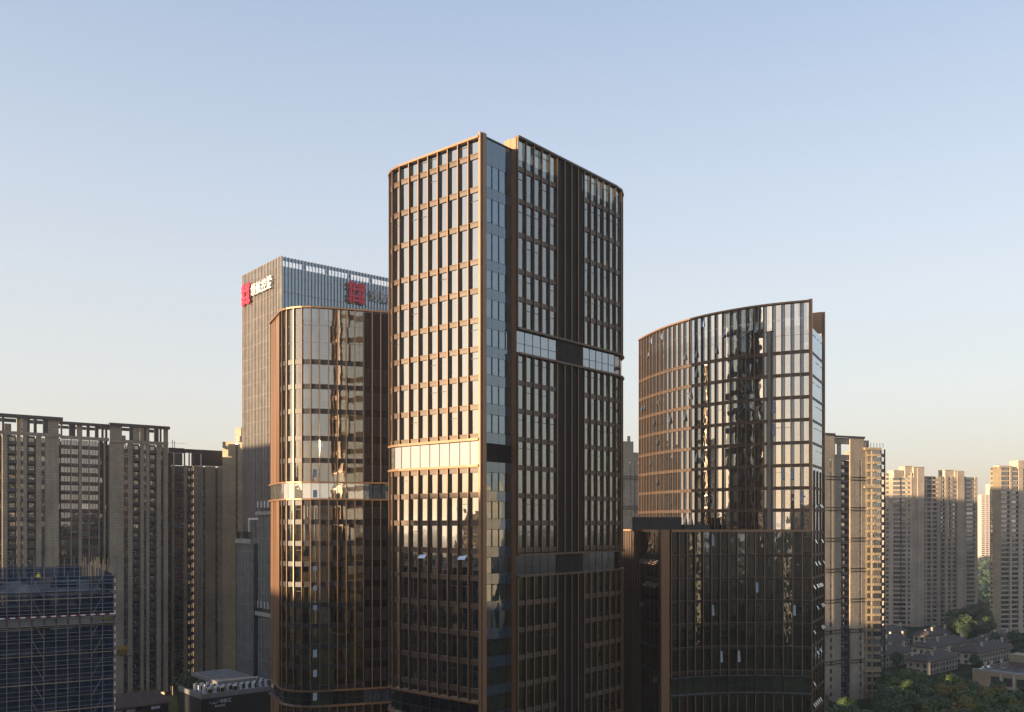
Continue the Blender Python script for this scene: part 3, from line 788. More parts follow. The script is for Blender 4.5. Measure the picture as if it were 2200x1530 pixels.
# ------------------------------------------------------------------ glass tower with the roof signs
LD = Vector((-.64, .768)).normalized(); RD = Vector((.768, .64)).normalized()
def sign_tower():
    C = Vector((-70.8, 277.0))
    at = lambda a, b: C + RD * a + LD * b
    T = Thing('office_tower', 'grey glass office tower with close vertical fins and red logo signs near its top', 'office tower', at(20, 14))
    ZT = 82.0
    L, Wd = 28.7, 50.0
    lines = [76.6, 71.3, 66.0] + [66 - 4.15 * k for k in range(1, 32)]
    lines = [z for z in lines if z > GZ + 1]
    # glass skins
    def skin(a, b, ztop, zbot, pitch, fin_mat, fo=.45, fw=.16, pane='glass_tower', crown=True, lines=lines):
        a, b = V2(a), V2(b); w = (b - a).length; u = (b - a) / w; n = Vector((u.y, -u.x)); k = round(w / pitch)
        zz = [ztop] + [z for z in lines if zbot < z < ztop] + [zbot]
        for i in range(k):
            q = a + u * (w * (i + .5) / k)
            for j in range(len(zz) - 1):
                h, lo = zz[j], zz[j + 1]
                if crown and j == 0:
                    T.box('pane', pane, (q.x, q.y, h - .6), u, (w / k - .06, .06, 1.2))
                    if i % 7 == 6:
                        T.box('pane', pane, (q.x, q.y, h - 2.0), u, (w / k - .06, .06, 1.5))
                    h = h - 2.8
                T.box('pane', pane, (q.x, q.y, (h + lo) / 2), u, (w / k - .06, .06, h - lo - .12), yaw=jit(.003), tilt=jit(.002))
        for i in range(k + 1):
            q = a + u * (w * i / k) + n * (fo / 2)
            T.box('fin', fin_mat, (q.x, q.y, (ztop + zbot) / 2 + .1), u, (fw, fo, ztop - zbot + .2))
        for z in zz[1:-1]:
            m = (a + b) / 2 + n * .12
            T.box('ledge', fin_mat, (m.x, m.y, z), u, (w, .14, .10))
    skin(at(0, L), at(0, 0), ZT, GZ, 1.12, 'fin_tan', fo=.28, fw=.42, pane='glass_brown')
    skin(at(0, 0), at(Wd, 0), ZT, GZ, 1.14, 'aluminium', fo=.45)
    c = at(.1, .1); T.box('corner_post', 'aluminium', (c.x, c.y, (ZT + GZ) / 2), RD, (.5, .5, ZT - GZ + .4))
    T.prism('core', 'slat_grey', [at(1.6, L - 1), at(1.6, 1.6), at(Wd - 1, 1.6), at(Wd - 1, L - 1)], GZ, 76)
    T.prism('roof', 'roof_grey', [at(.4, L - .2), at(.4, .4), at(Wd - .2, .4), at(Wd - .2, L - .2)], 76.05, 76.3)
    # lower wings on the left side
    # wing B
    skin(at(-4.5, 6.2), at(-4.5, -4), 2.6, GZ, 1.12, 'aluminium', crown=False, fo=.3)
    T.prism('wing_core', 'slat_grey', [at(-4.0, 6.2), at(-4.0, -4), at(1, -4), at(1, 6.2)], GZ, 2.4)
    T.prism('terrace_edge', 'concrete', [at(-5.3, 7.2), at(-5.3, -4.5), at(.5, -4.5), at(.5, 7.2)], 2.7, 3.7)
    T.prism('terrace_edge', 'concrete', [at(-5.6, 7.4), at(-5.6, -4.5), at(-4.2, -4.5), at(-4.2, 7.4)], -28.2, -27)
    for z0 in (3.7, -27):
        for b in (6, 3.6, 1.2, -1.2, -3.5):
            q = at(-4.95, b); T.box('terrace_post', 'sign_white', (q.x, q.y, z0 + 1.6), RD, (.25, .25, 3.2))
        q = at(-5.2, 1.2); T.box('glass_rail', 'glass_blue', (q.x, q.y, z0 + .6), -LD, (10.5, .05, 1.1))
    # wing A
    skin(at(-6, 18.7), at(-6, 6.8), -6.2, GZ, 1.12, 'aluminium', crown=False, fo=.3)
    T.prism('wing_core', 'glass_panel', [at(-5.9, 18.7), at(-5.9, 6.8), at(1, 6.8), at(1, 18.7)], GZ, -6.3)
    T.prism('terrace_edge', 'concrete', [at(-6.6, 19.4), at(-6.6, 7.6), at(1, 7.6), at(1, 19.4)], -6.2, -4.8)
    q = at(-6.1, 13); T.box('glass_rail', 'glass_blue', (q.x, q.y, -3.6), -LD, (11.5, .05, 2.2))
    for b in (17, 9):
        q = at(-3, b); T.box('terrace_post', 'sign_white', (q.x, q.y, -1.6), RD, (.4, .4, 6.0))
    q = at(-3, 13); T.box('terrace_post', 'sign_white', (q.x, q.y, 1.5), -LD, (8.5, .4, .5))
    T.finish(limits={'pane': 120, 'ledge': 40, 'fin': 150}, minpx=10)

    # signs
    def char_mesh(ch, size, depth):
        cu = bpy.data.curves.new('glyph', 'FONT'); cu.body = ch; cu.size = 1; cu.extrude = .05; cu.offset = 0.006
        o = bpy.data.objects.new('glyph', cu); COL.objects.link(o)
        me = bpy.data.meshes.new_from_object(o.evaluated_get(bpy.context.evaluated_depsgraph_get()))
        bpy.data.objects.remove(o); bpy.data.curves.remove(cu)
        xs = [v.co.x for v in me.vertices]; ys = [v.co.y for v in me.vertices]
        x0, x1, y0, y1 = min(xs), max(xs), min(ys), max(ys)
        for v in me.vertices:
            v.co = ((v.co.x - (x0 + x1) / 2) / (x1 - x0) * size[0], (v.co.y - (y0 + y1) / 2) / (y1 - y0) * size[1], v.co.z / .05 * depth / 2)
        return me
    def place_char(ch, mat, center, u, size, depth, parent):
        me = char_mesh(ch, size, depth); me.name = 'character'; me.materials.clear(); me.materials.append(MATS[mat])
        o = bpy.data.objects.new('character', me); COL.objects.link(o); o.parent = parent
        U = Vector((u.x, u.y, 0)); Z = Vector((0, 0, 1)); N = U.cross(Z)
        q = center - parent.location
        o.matrix_local = Matrix(((U.x, Z.x, N.x, q.x), (U.y, Z.y, N.y, q.y), (U.z, Z.z, N.z, q.z), (0, 0, 0, 1)))
        return o
    globals()['place_char'] = place_char
    def logo(T2, c, u, w, h):
        n = Vector((u.y, -u.x)); kx, kz = w / 7, h / 7
        def bar(x0, x1, y0, y1, d=0.0):
            q = V2(c) + u * ((x0 + x1) / 2 - 3.5) * kx + n * d
            T2.box('logo_bar', 'sign_red', (q.x, q.y, c[2] + ((y0 + y1) / 2 - 3.5) * kz), u, ((x1 - x0) * kx, .5, (y1 - y0) * kz))
        for x in (0.7, 5.4): bar(x, x + .9, 0.1, 6.9, .06)
        for y in (0.7, 5.4): bar(0.1, 6.9, y, y + .9)
        for x in (2.0, 4.25): bar(x, x + .75, 0.3, 6.7, .12)
        for y in (2.0, 4.25): bar(0.3, 6.7, y, y + .75, .18)
    def facade_sign(label, a, b, along_l, lmat):
        u = -LD if along_l else RD
        n = Vector((u.y, -u.x))
        lc = (at(0, a) if along_l else at(a, 0)) + n * 1.0
        S = Thing('building_sign', label, 'sign', (lc.x, lc.y, 71.2))
        logo(S, (lc.x, lc.y, 74.8), u, 6.7, 7.3)
        for k, ch in enumerate('领航控股'):
            pos = (at(0, b - 4.0 * k) if along_l else at(b + 4.0 * k, 0)) + n * 1.05
            place_char(ch, lmat, Vector((pos.x, pos.y, 75.2)), u, (3.6, 3.9), .4, S.root)
            T_post = V2(pos) - n * .35
            S.box('bracket', 'slat_grey', (T_post.x, T_post.y, 75.2), u, (3.2, .08, .2))
        S.finish()
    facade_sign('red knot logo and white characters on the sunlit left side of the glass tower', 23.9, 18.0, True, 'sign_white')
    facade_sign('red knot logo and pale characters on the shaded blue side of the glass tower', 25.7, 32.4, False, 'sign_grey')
sign_tower()

# ------------------------------------------------------------------ apartment buildings
def home():
    k = rng.random()
    return 'glass_home' if k < .68 else ('glass_curtain' if k < .9 else 'glass_pale')
def ray_s(O, u, x):
    k = (x - 1100) / F_PX
    return (O[0] - k * O[1]) / (k * u[1] - u[0])

def apartment(T, O, u, cols, ztop_floor, fh, zbase, depth, body_top, wall='stone_tan', span='brown_panel', inset=0.0):
    """cols: (s0, s1, kind, off, z_top or None)"""
    O = V2(O); u = V2(u).normalized(); n = Vector((u.y, -u.x))
    for col in cols:
        s0, s1, kind, off = col[:4]; zt = col[4] if len(col) > 4 and col[4] is not None else ztop_floor
        w = s1 - s0; m = O + u * ((s0 + s1) / 2) + n * off
        if kind == 'wall':
            q = m - n * .3
            T.box('wall_pier', wall, (q.x, q.y, (zt + zbase) / 2), u, (w, .6, zt - zbase)); continue
        if kind == 'slim':
            T.box('pilaster', wall, (m.x, m.y, (zt + zbase) / 2), u, (w, .5, zt - zbase)); continue
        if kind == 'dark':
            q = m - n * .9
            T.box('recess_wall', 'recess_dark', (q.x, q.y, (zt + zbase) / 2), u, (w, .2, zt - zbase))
        z = zt - .1
        nfl = int((zt - zbase) / fh)
        for k in range(nfl):
            zf = zt - fh * (k + 1)         # floor level of this storey
            if kind == 'narrow':
                q = m - n * .35; T.box('window', home(), (q.x, q.y, zf + 1.75), u, (w * .8, .06, 1.6), yaw=jit(.01), tilt=jit(.006))
                q = m - n * .30; T.box('spandrel', span, (q.x, q.y, zf + .42), u, (w, .3, fh - 1.6 - .1))
                q = m - n * .28; T.box('frame', 'rail_dark', (q.x, q.y, zf + 1.75), u, (.08, .1, 1.6))
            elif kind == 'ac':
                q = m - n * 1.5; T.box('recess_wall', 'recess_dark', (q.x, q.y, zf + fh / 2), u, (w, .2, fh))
                q = m - n * .75; T.box('balcony_slab', 'slat_grey', (q.x, q.y, zf + .08), u, (w, 1.4, .16))
                q = m - n * .12; T.box('railing', 'rail_dark', (q.x, q.y, zf + .62), u, (w, .07, .95))
                q = m - n * 1.36 + u * (w * .1); T.box('window', home(), (q.x, q.y, zf + 1.6), u, (w * .62, .06, 1.5), yaw=jit(.01))
                if rng.random() < .8:
                    q = m - n * .55 + u * (w * rng.choice((-.28, -.28, .2))); T.box('air_conditioner', 'white_metal', (q.x, q.y, zf + .55), u, (.85, .35, .65))
                if rng.random() < .7:
                    q = m - n * .9 + u * (-w * .2); T.box('window_trim', 'white_metal', (q.x, q.y, zf + 2.05), u, (w * .34, .08, .1))
                    q = m - n * .9 + u * (-w * .03); T.box('window_trim', 'white_metal', (q.x, q.y, zf + 1.5), u, (.1, .08, 1.1))
            elif kind in ('wide', 'widetan'):
                sm = span if kind == 'wide' else wall
                q = m - n * .3; T.box('window', home(), (q.x, q.y, zf + 1.85), u, (w * .94, .06, 1.75), yaw=jit(.012), tilt=jit(.008))
                q = m - n * .18; T.box('spandrel', sm, (q.x, q.y, zf + .48), u, (w, .34, fh - 1.75 - .22))
                for fx in (.18, -.12):
                    q = m - n * .24 + u * (w * fx); T.box('frame', 'rail_dark', (q.x, q.y, zf + 1.85), u, (.09, .12, 1.75))
            elif kind == 'band':      # balcony band: dark opening + parapet
                q = m - n * .9; T.box('window', home(), (q.x, q.y, zf + 1.7), u, (w * .96, .06, 2.2), yaw=jit(.01))
                q = m - n * .05; T.box('parapet', wall, (q.x, q.y, zf + .35), u, (w, .25, 1.0))
                q = m - n * .02; T.box('railing', 'rail_dark', (q.x, q.y, zf + 1.0), u, (w, .06, .3))
            elif kind == 'dark':
                if rng.random() < .55:
                    q = m - n * .72; T.box('window', home(), (q.x, q.y, zf + 1.7), u, (w * .7, .06, 1.6), yaw=jit(.02))
                q = m - n * .7; T.box('spandrel', 'brown_panel', (q.x, q.y, zf + .2), u, (w, .12, .5))
    if depth:
        a = min(c[0] for c in cols) + inset; b = max(c[1] for c in cols)
        mo = min(c[3] for c in cols)
        m = O + u * ((a + b) / 2) + n * (mo - 1.65 - depth / 2)
        T.box('rear_block', wall, (m.x, m.y, (body_top + zbase) / 2), u, (b - a - .2, depth, body_top - zbase))

def left_slabs():
    O = Vector((-127, 304)); u = RD
    T = Thing('apartment_block', 'long tan apartment slab with rows of air conditioners, at the left edge', 'apartment block', (-150, 292))
    S = lambda x: ray_s(O, u, x)
    zA = 27.6
    A = [(-8, 5, 'dark', -.5), (5, 16, 'wall', 0), (16, 36, 'ac', 0), (36, 44, 'wall', 0), (44, 50, 'narrow', 0), (50, 58, 'wall', 0), (58, 77.5, 'ac', 0), (77.5, 89, 'wall', 0), (89, 97, 'narrow', 0), (97, 126.5, 'wall', 0)]
    M = [(126.5, 133, 'dark', -1.2), (133, 154, 'wide', -1.2), (154, 156, 'slim', -1.4), (156, 171, 'wide', -1.2), (171, 178, 'wall', -.9), (178, 193, 'wide', -1.2), (193, 195, 'slim', -1.4), (195, 214, 'wide', -1.2), (214, 216, 'slim', -1.2), (216, 225, 'dark', -1.2), (225, 228.5, 'slim', -1.2), (228.5, 235.5, 'dark', -1.6)]
    Cc = [(235.5, 266, 'wall', 0), (266, 275, 'narrow', 0), (275, 285, 'wall', 0), (285, 302, 'ac', 0), (302, 309, 'wall', 0), (309, 314.5, 'narrow', 0), (314.5, 321, 'wall', 0), (321, 337, 'ac', 0), (337, 346, 'wall', 0), (346, 352, 'dark', -.2), (352, 361, 'wall', 0)]
    conv = lambda lst: [(S(a), S(b), k, o) for a, b, k, o in lst]
    for lst, zt in ((A, 27.6), (M, 27.4), (Cc, 26.9)):
        apartment(T, O, u, conv(lst), zt, 2.95, -58, 14, zt - .6)
    n = Vector((u.y, -u.x))
    def crown(x0, x1, z0, z1, off, posts, beam=1.1, mid=True):
        s0, s1 = S(x0), S(x1)
        m = O + u * ((s0 + s1) / 2) + n * (off + .1)
        T.box('cornice', 'slat_grey', (m.x, m.y, z1 - beam / 2), u, (s1 - s0 + .8, 1.5, beam))
        m2 = m - n * 14; T.box('cornice', 'slat_grey', (m2.x, m2.y, z1 - beam / 2), u, (s1 - s0 + .8, 1.2, beam))
        T.box('cornice', 'stone_tan', (m.x, m.y, z0 + .55), u, (s1 - s0, .5, 1.1))
        for a, b, mt in posts:
            a, b = S(a), S(b); q = O + u * ((a + b) / 2) + n * (off - .3)
            T.box('crown_post', mt, (q.x, q.y, (z0 + z1 - beam) / 2 + .05), u, (b - a, .7, z1 - z0 - beam - .1))
    crown(-8, 131, 27.6, 34.0, 0, [(-8, 0, 'stone_tan'), (5, 9, 'slat_grey'), (36, 44, 'stone_tan'), (44, 50, 'glass_home'), (50, 58, 'stone_tan'), (58, 64, 'slat_grey'), (73, 79, 'slat_grey'), (93, 103, 'slat_grey'), (103, 126, 'stone_tan')])
    crown(131, 236, 27.3, 32.9, -1.2, [(133, 136, 'slat_grey'), (151, 164, 'slat_grey'), (168, 179, 'stone_tan'), (189, 195, 'slat_grey'), (207, 214, 'slat_grey'), (221, 225, 'slat_grey'), (229, 233, 'slat_grey')], beam=.9)
    crown(237, 361, 26.9, 33.4, 0, [(237, 262, 'stone_tan'), (279, 286, 'slat_grey'), (286, 300, 'stone_grey'), (302, 309, 'stone_tan'), (309, 314, 'slat_grey'), (314, 321, 'stone_tan'), (332, 341, 'slat_grey'), (344, 347, 'slat_grey'), (352, 361, 'stone_tan')], beam=1.0)
    for x0, x1, dz in ((18, 33, 4.6), (268, 282, 3.0), (324, 330, 4.5), (66, 72, 3.2)):
        a, b = S(x0), S(x1); q = O + u * ((a + b) / 2) - n * 8
        T.box('roof_tank_room', 'stone_tan', (q.x, q.y, 27 + dz / 2), u, (b - a, 4, dz))
    T.finish(limits={'window': 300, 'spandrel': 150, 'frame': 0, 'window_trim': 0, 'recess_wall': 0, 'railing': 80, 'air_conditioner': 112, 'balcony_slab': 112}, minpx=9)

    # second slab, further back
    O2 = O - n * 14 + u * 10
    S2 = lambda x: ray_s(O2, u, x)
    T = Thing('apartment_block', 'lower tan apartment slab between the long slab and the glass tower', 'apartment block', (-120, 318))
    D = [(358, 371, 'dark', -.6), (371, 375, 'slim', -.3), (375, 395, 'wide', -.05), (395, 402, 'wall', 0), (402, 416, 'ac', 0), (416, 429, 'wall', .0), (429, 434.5, 'wall', .8), (434.5, 440, 'narrow', .4), (440, 461.5, 'wall', .6), (461.5, 467, 'narrow', .4), (467, 478, 'wall', .6), (478, 494, 'ac', -1)]
    apartment(T, O2, u, [(S2(a), S2(b), k, o) for a, b, k, o in D], 21.2, 2.95, -62, 14, 21)
    for a, b, z0, z1, mt, off in ((362, 396, 25.6, 27.4, 'slat_grey', 0), (394, 495, 25.8, 27.2, 'slat_grey', .4), (418, 432, 21.3, 26, 'slat_grey', -.2), (432, 478, 21.3, 26, 'slat_grey', .6), (396, 398, 21.2, 26, 'brown_panel', 0), (406, 408, 21.2, 26, 'brown_panel', 0), (412, 418, 21.2, 26, 'brown_panel', 0), (491, 494.5, 21.2, 26, 'slat_grey', 0), (376, 394, 21.2, 25.6, 'glass_home', -.9), (362, 375, 21.2, 25.6, 'recess_dark', -.9)):
        a, b = S2(a), S2(b); q = O2 + u * ((a + b) / 2) + n * (off - .3)
        T.box('crown_panel', mt, (q.x, q.y, (z0 + z1) / 2), u, (b - a, .6, z1 - z0))
    for x, h in ((370.5, 2.8), (375, 2.4)):
        q = O2 + u * S2(x); T.box('mast', 'slat_grey', (q.x, q.y, 27.4 + h / 2), u, (.18, .18, h))
    q = O2 + u * S2(378) - n * 2; T.box('railing', 'steel_pole', (q.x, q.y, 29.3), u, (9, .05, .08))
    T.finish(limits={'window': 160, 'spandrel': 120, 'frame': 0, 'window_trim': 0, 'recess_wall': 0, 'railing': 60, 'air_conditioner': 60, 'balcony_slab': 60})

    # narrow sunlit end next to the glass tower
    O3 = Vector((-104, 330)); uL = Vector((.93, -.36)).normalized()
    S3 = lambda x: ray_s(O3, uL, x)
    T = Thing('apartment_block', 'slim pale apartment tower squeezed against the grey glass tower', 'apartment block', (-101, 334))
    apartment(T, O3, uL, [(S3(478), S3(506.5), 'wall', 0), (S3(506.5), S3(510.5), 'narrow', 0), (S3(510.5), S3(526), 'wall', 0)], 30.0, 2.95, GZ, 12, 29.5, wall='stone_ochre')
    q = O3 + uL * S3(515) - Vector((.36, -.93)) * -3
    T.box('stair_head', 'stone_tan', (q.x, q.y, 32), uL, (2.6, 2.6, 5))
    T.finish(limits={'frame': 0})
left_slabs()

def right_towers():
    # nearest beige tower, right of the curved office tower
    O = Vector((119.5, 343)); u = Vector((.92, .39)).normalized(); n = Vector((u.y, -u.x))
    S = lambda x: ray_s(O, u, x)
    T = Thing('apartment_tower', 'tall beige apartment tower with dark cornice lines, close behind the curved office tower', 'apartment tower', (132, 352))
    cols = [(1750, 1781, 'wall', .5), (1781, 1786, 'narrow', .5), (1786, 1791, 'wall', .5), (1791, 1810, 'wall', -.7), (1810, 1826, 'ac', -.4), (1826, 1846, 'wall', .2), (1846, 1850, 'narrow', .2), (1850, 1855, 'wall', .2)]
    apartment(T, O, u, [(S(a), S(b), k, o) for a, b, k, o in cols], 24.5, 2.95, GZ, 14, 24.4, wall='stone_grey', span='stone_grey')
    # crown
    for a, b, z0, z1, off, mt in ((1770, 1791, 24.5, 34.0, .5, 'stone_grey'), (1791, 1797, 24.5, 33, -.7, 'stone_grey'), (1803, 1810, 24.5, 31, -.7, 'stone_grey'), (1791, 1828, 30.6, 33, -.7, 'stone_grey'), (1791, 1828, 24.5, 26.5, -.7, 'stone_grey'), (1826, 1856, 24.5, 33.2, .2, 'stone_grey'),
                              (1768, 1792, 33.6, 34.4, .8, 'slat_grey'), (1790, 1857, 33.0, 33.7, .5, 'slat_grey')):
        a, b = S(a), S(b); q = O + u * ((a + b) / 2) + n * (off - .3)
        T.box('crown_panel', mt, (q.x, q.y, (z0 + z1) / 2), u, (b - a, .6, z1 - z0))
    # cornice lines every fourth storey
    for k in range(7):
        z = 17.4 - 11.75 * k
        for a, b, off in ((1770, 1791, .62), (1791, 1810, -.5), (1826, 1855, .35)):
            a, b = S(a), S(b); q = O + u * ((a + b) / 2) + n * off
            T.box('cornice', 'slat_grey', (q.x, q.y, z + .55), u, (b - a + .1, .5, .25)); T.box('cornice', 'slat_grey', (q.x, q.y, z - .55), u, (b - a + .1, .5, .25))
    # projecting bay, turned to the left
    Ob = O + u * S(1855.5) + n * .2; ub = Vector((.985, .17)).normalized(); nb = Vector((ub.y, -ub.x))
    Sb = lambda x: ray_s(Ob, ub, x)
    bc = [(1855.6, 1857.4, 'wall', 0), (1857.4, 1859.6, 'narrow', 0), (1859.6, 1863.5, 'wall', 0), (1863.5, 1871, 'widetan', .3), (1871, 1874, 'wall', .5), (1874, 1889.5, 'widetan', .9)]
    apartment(T, Ob, ub, [(Sb(a), Sb(b), k, o) for a, b, k, o in bc], 29.0, 2.95, GZ, 12, 29, wall='stone_ochre', span='stone_ochre')
    for z in (28.6, 13.8, -57.5):
        a, b = Sb(1855), Sb(1891); q = Ob + ub * ((a + b) / 2) + nb * .5
        T.box('cornice', 'stone_ochre', (q.x, q.y, z + .4), ub, (b - a, 1.2, .9))
    Od = Ob + ub * Sb(1889.6) + nb * .9
    apartment(T, Od, Vector((.72, .69)), [(0, 3.2, 'band', 0), (3.2, 3.5, 'slim', 0)], 29.0, 2.95, GZ, 0, 29, wall='slat_grey')
    q = Ob + ub * Sb(1878) - nb * 2
    for k in range(9): T.box('roof_rail_post', 'slat_grey', (q.x - 5 + k * 1.2, q.y, 30.6), ub, (.15, .15, 1.8))
    T.box('roof_rail_post', 'stone_grey', (q.x - 2, q.y + 1, 31.2), ub, (2, 2, 2.6))
    T.finish(limits={'window': 200, 'frame': 0, 'window_trim': 0, 'recess_wall': 0, 'spandrel': 120}, minpx=9)

    # sibling seen between the two office towers
    O = Vector((42.5, 352)); u = Vector((.92, .39)).normalized()
    S = lambda x: ray_s(O, u, x)
    T = Thing('apartment_tower', 'beige apartment tower glimpsed between the tallest and the curved office towers', 'apartment tower', (55, 362))
    cols = [(1315, 1352, 'wall', 0), (1352, 1356, 'narrow', 0), (1356, 1362, 'wall', 0), (1362, 1366, 'narrow', -.6), (1366, 1372, 'wall', -.6), (1372, 1376, 'narrow', -.6), (1376, 1420, 'wall', -.6)]
    apartment(T, O, u, [(S(a), S(b), k, o) for a, b, k, o in cols], 24.0, 2.95, GZ, 12, 23.9, wall='stone_grey', span='stone_grey')
    n = Vector((u.y, -u.x))
    for a, b, z0, z1, off in ((1310, 1361, 24, 32.2, 0), (1361, 1420, 24, 28, -.6), (1352, 1357, 32, 34.4, -1)):
        a, b = S(a), S(b); q = O + u * ((a + b) / 2) + n * (off - .3); T.box('crown_panel', 'stone_grey', (q.x, q.y, (z0 + z1) / 2), u, (b - a, .6, z1 - z0))
    for k in range(6):
        for dz in (.5, -.5):
            a, b = S(1310), S(1420); q = O + u * ((a + b) / 2) + n * .1; T.box('cornice', 'slat_grey', (q.x, q.y, 18 - 11.75 * k + dz), u, (b - a, .5, .22))
    T.finish(limits={'frame': 0})

    # pair of joined towers further back
    O = Vector((244, 587)); u = Vector((.95, .30)).normalized(); n = Vector((u.y, -u.x))
    S = lambda x: ray_s(O, u, x)
    T = Thing('apartment_tower', 'wide twin-topped beige apartment tower beyond the villas, left of the one cut by the frame', 'apartment tower', (275, 605))
    # sunlit left end
    Ol = O + u * S(1958); ul = Vector((.99, -.12)).normalized(); Sl = lambda x: ray_s(Ol, ul, x)
    lc = [(1903, 1910, 'narrow', 0), (1910, 1919, 'wall', 0), (1919, 1934, 'band', .3), (1934, 1937, 'dark', 0), (1937, 1946, 'band', .3), (1946, 1950, 'wall', 0), (1950, 1956, 'narrow', 0), (1956, 1959, 'wall', 0)]
    apartment(T, Ol, ul, [(Sl(a), Sl(b), k, o) for a, b, k, o in lc], 33.5, 2.95, GZ, 10, 33.4, wall='stone_pink', span='stone_pink')
    cc = [(1958, 1970, 'wall', 0), (1970, 1984, 'wall', .8, 36.5), (1984, 1987, 'dark', -1), (1987, 1991, 'narrow', -1), (1991, 1994, 'wall', -1), (1994, 2003, 'band', -1), (2003, 2006, 'wall', -1), (2006, 2016, 'band', -1), (2016, 2024, 'wall', -1),
          (2024, 2030, 'band', 0), (2030, 2036, 'wall', .3), (2036, 2043, 'band', 0), (2043, 2047, 'wall', 0), (2047, 2055, 'narrow', 0), (2055, 2070, 'wall', .8, 35), (2070, 2075, 'dark', -1), (2075, 2079, 'wall', -1), (2079, 2097, 'band', -1), (2097, 2103, 'wall', -1)]
    apartment(T, O, u, [(S(c[0]), S(c[1])) + tuple(c[2:]) for c in cc], 31.5, 2.95, GZ, 13, 31.3, wall='stone_pink', span='stone_pink')
    for a, b, z, off in ((1947, 1962, 37.5, -1), (1962, 1985, 37, .3), (2033, 2052, 35.5, -1), (2052, 2070, 35, 0), (1925, 1945, 34.6, -2)):
        a, b = S(a), S(b); q = O + u * ((a + b) / 2) + n * (off - 3); T.box('roof_block', 'stone_pink', (q.x, q.y, (z + 30) / 2), u, (b - a, 6, z - 30))
        T.box('roof_block', 'stone_grey', (q.x, q.y, z + .2), u, (b - a + .6, 6.4, .4))
    T.finish(limits={'window': 0, 'spandrel': 0, 'frame': 0, 'parapet': 0, 'railing': 0, 'recess_wall': 0}, minpx=10)

    # tower cut by the right edge of the picture
    O = Vector((295, 555)); u = Vector((.97, .24)).normalized(); n = Vector((u.y, -u.x))
    S = lambda x: ray_s(O, u, x)
    T = Thing('apartment_tower', 'beige apartment tower cut off by the right edge of the picture', 'apartment tower', (312, 565))
    Ol = O + u * S(2151); ul = Vector((.99, -.12)).normalized(); Sl = lambda x: ray_s(Ol, ul, x)
    apartment(T, Ol, ul, [(Sl(2129), Sl(2133), 'narrow', 0), (Sl(2133), Sl(2151), 'wall', 0)], 35.0, 2.95, GZ, 3, 34.5, inset=1.0, wall='stone_ochre', span='stone_pink')
    cc = [(2151, 2169, 'band', 0), (2169, 2173, 'wall', .3), (2173, 2188, 'band', 0), (2188, 2197, 'wall', .3), (2197, 2215, 'band', 0), (2215, 2225, 'wall', 0), (2225, 2240, 'band', 0)]
    apartment(T, O, u, [(S(a), S(b), k, o) for a, b, k, o in cc], 35.0, 2.95, GZ, 12, 34.6, wall='stone_pink', span='stone_pink', inset=7)
    q = O + u * S(2205) - n * 3; T.box('roof_block', 'stone_pink', (q.x, q.y, 36.7), u, (13, 7, 5))
    q = O + u * S(2160) - n * 2; T.box('roof_block', 'stone_pink', (q.x, q.y, 35.2), u, (10, 5, 1.2))
    T.finish(limits={'window': 0, 'spandrel': 0, 'frame': 0, 'parapet': 0, 'railing': 0, 'recess_wall': 0}, minpx=10)

    # hazy towers far behind, seen in the gap
    for i, (x0, x1, y, d, lab) in enumerate(((2103, 2128, 1063, 1500, 'pinkish far tower in the haze between the two right-hand apartment towers'), (2122, 2133, 1040, 1800, 'thin grey far tower in the haze beside the right-hand apartment tower'), (1896, 1908, 1075, 1300, 'pale far tower half hidden behind the nearest beige tower'))):
        X0, X1 = (x0 - 1100) / F_PX * d, (x1 - 1100) / F_PX * d; zt = (1125 - y) / F_PX * d
        T = Thing('distant_tower', lab, 'tower', ((X0 + X1) / 2, d))
        w = X1 - X0
        T.box('tower_body', 'far_wall', ((X0 + X1) / 2, d, (zt + GZ) / 2), (1, 0), (w, 16, zt - GZ))
        for k in range(int((zt - GZ) / 3.4)):
            for j in range(3):
                T.box('window', 'glass_home', (X0 + w * (j + .5) / 3, d - 8.05, zt - 2.4 - 3.4 * k), (1, 0), (w * .2, .3, 1.6))
        T.finish(limits={'window': 0})
right_towers()

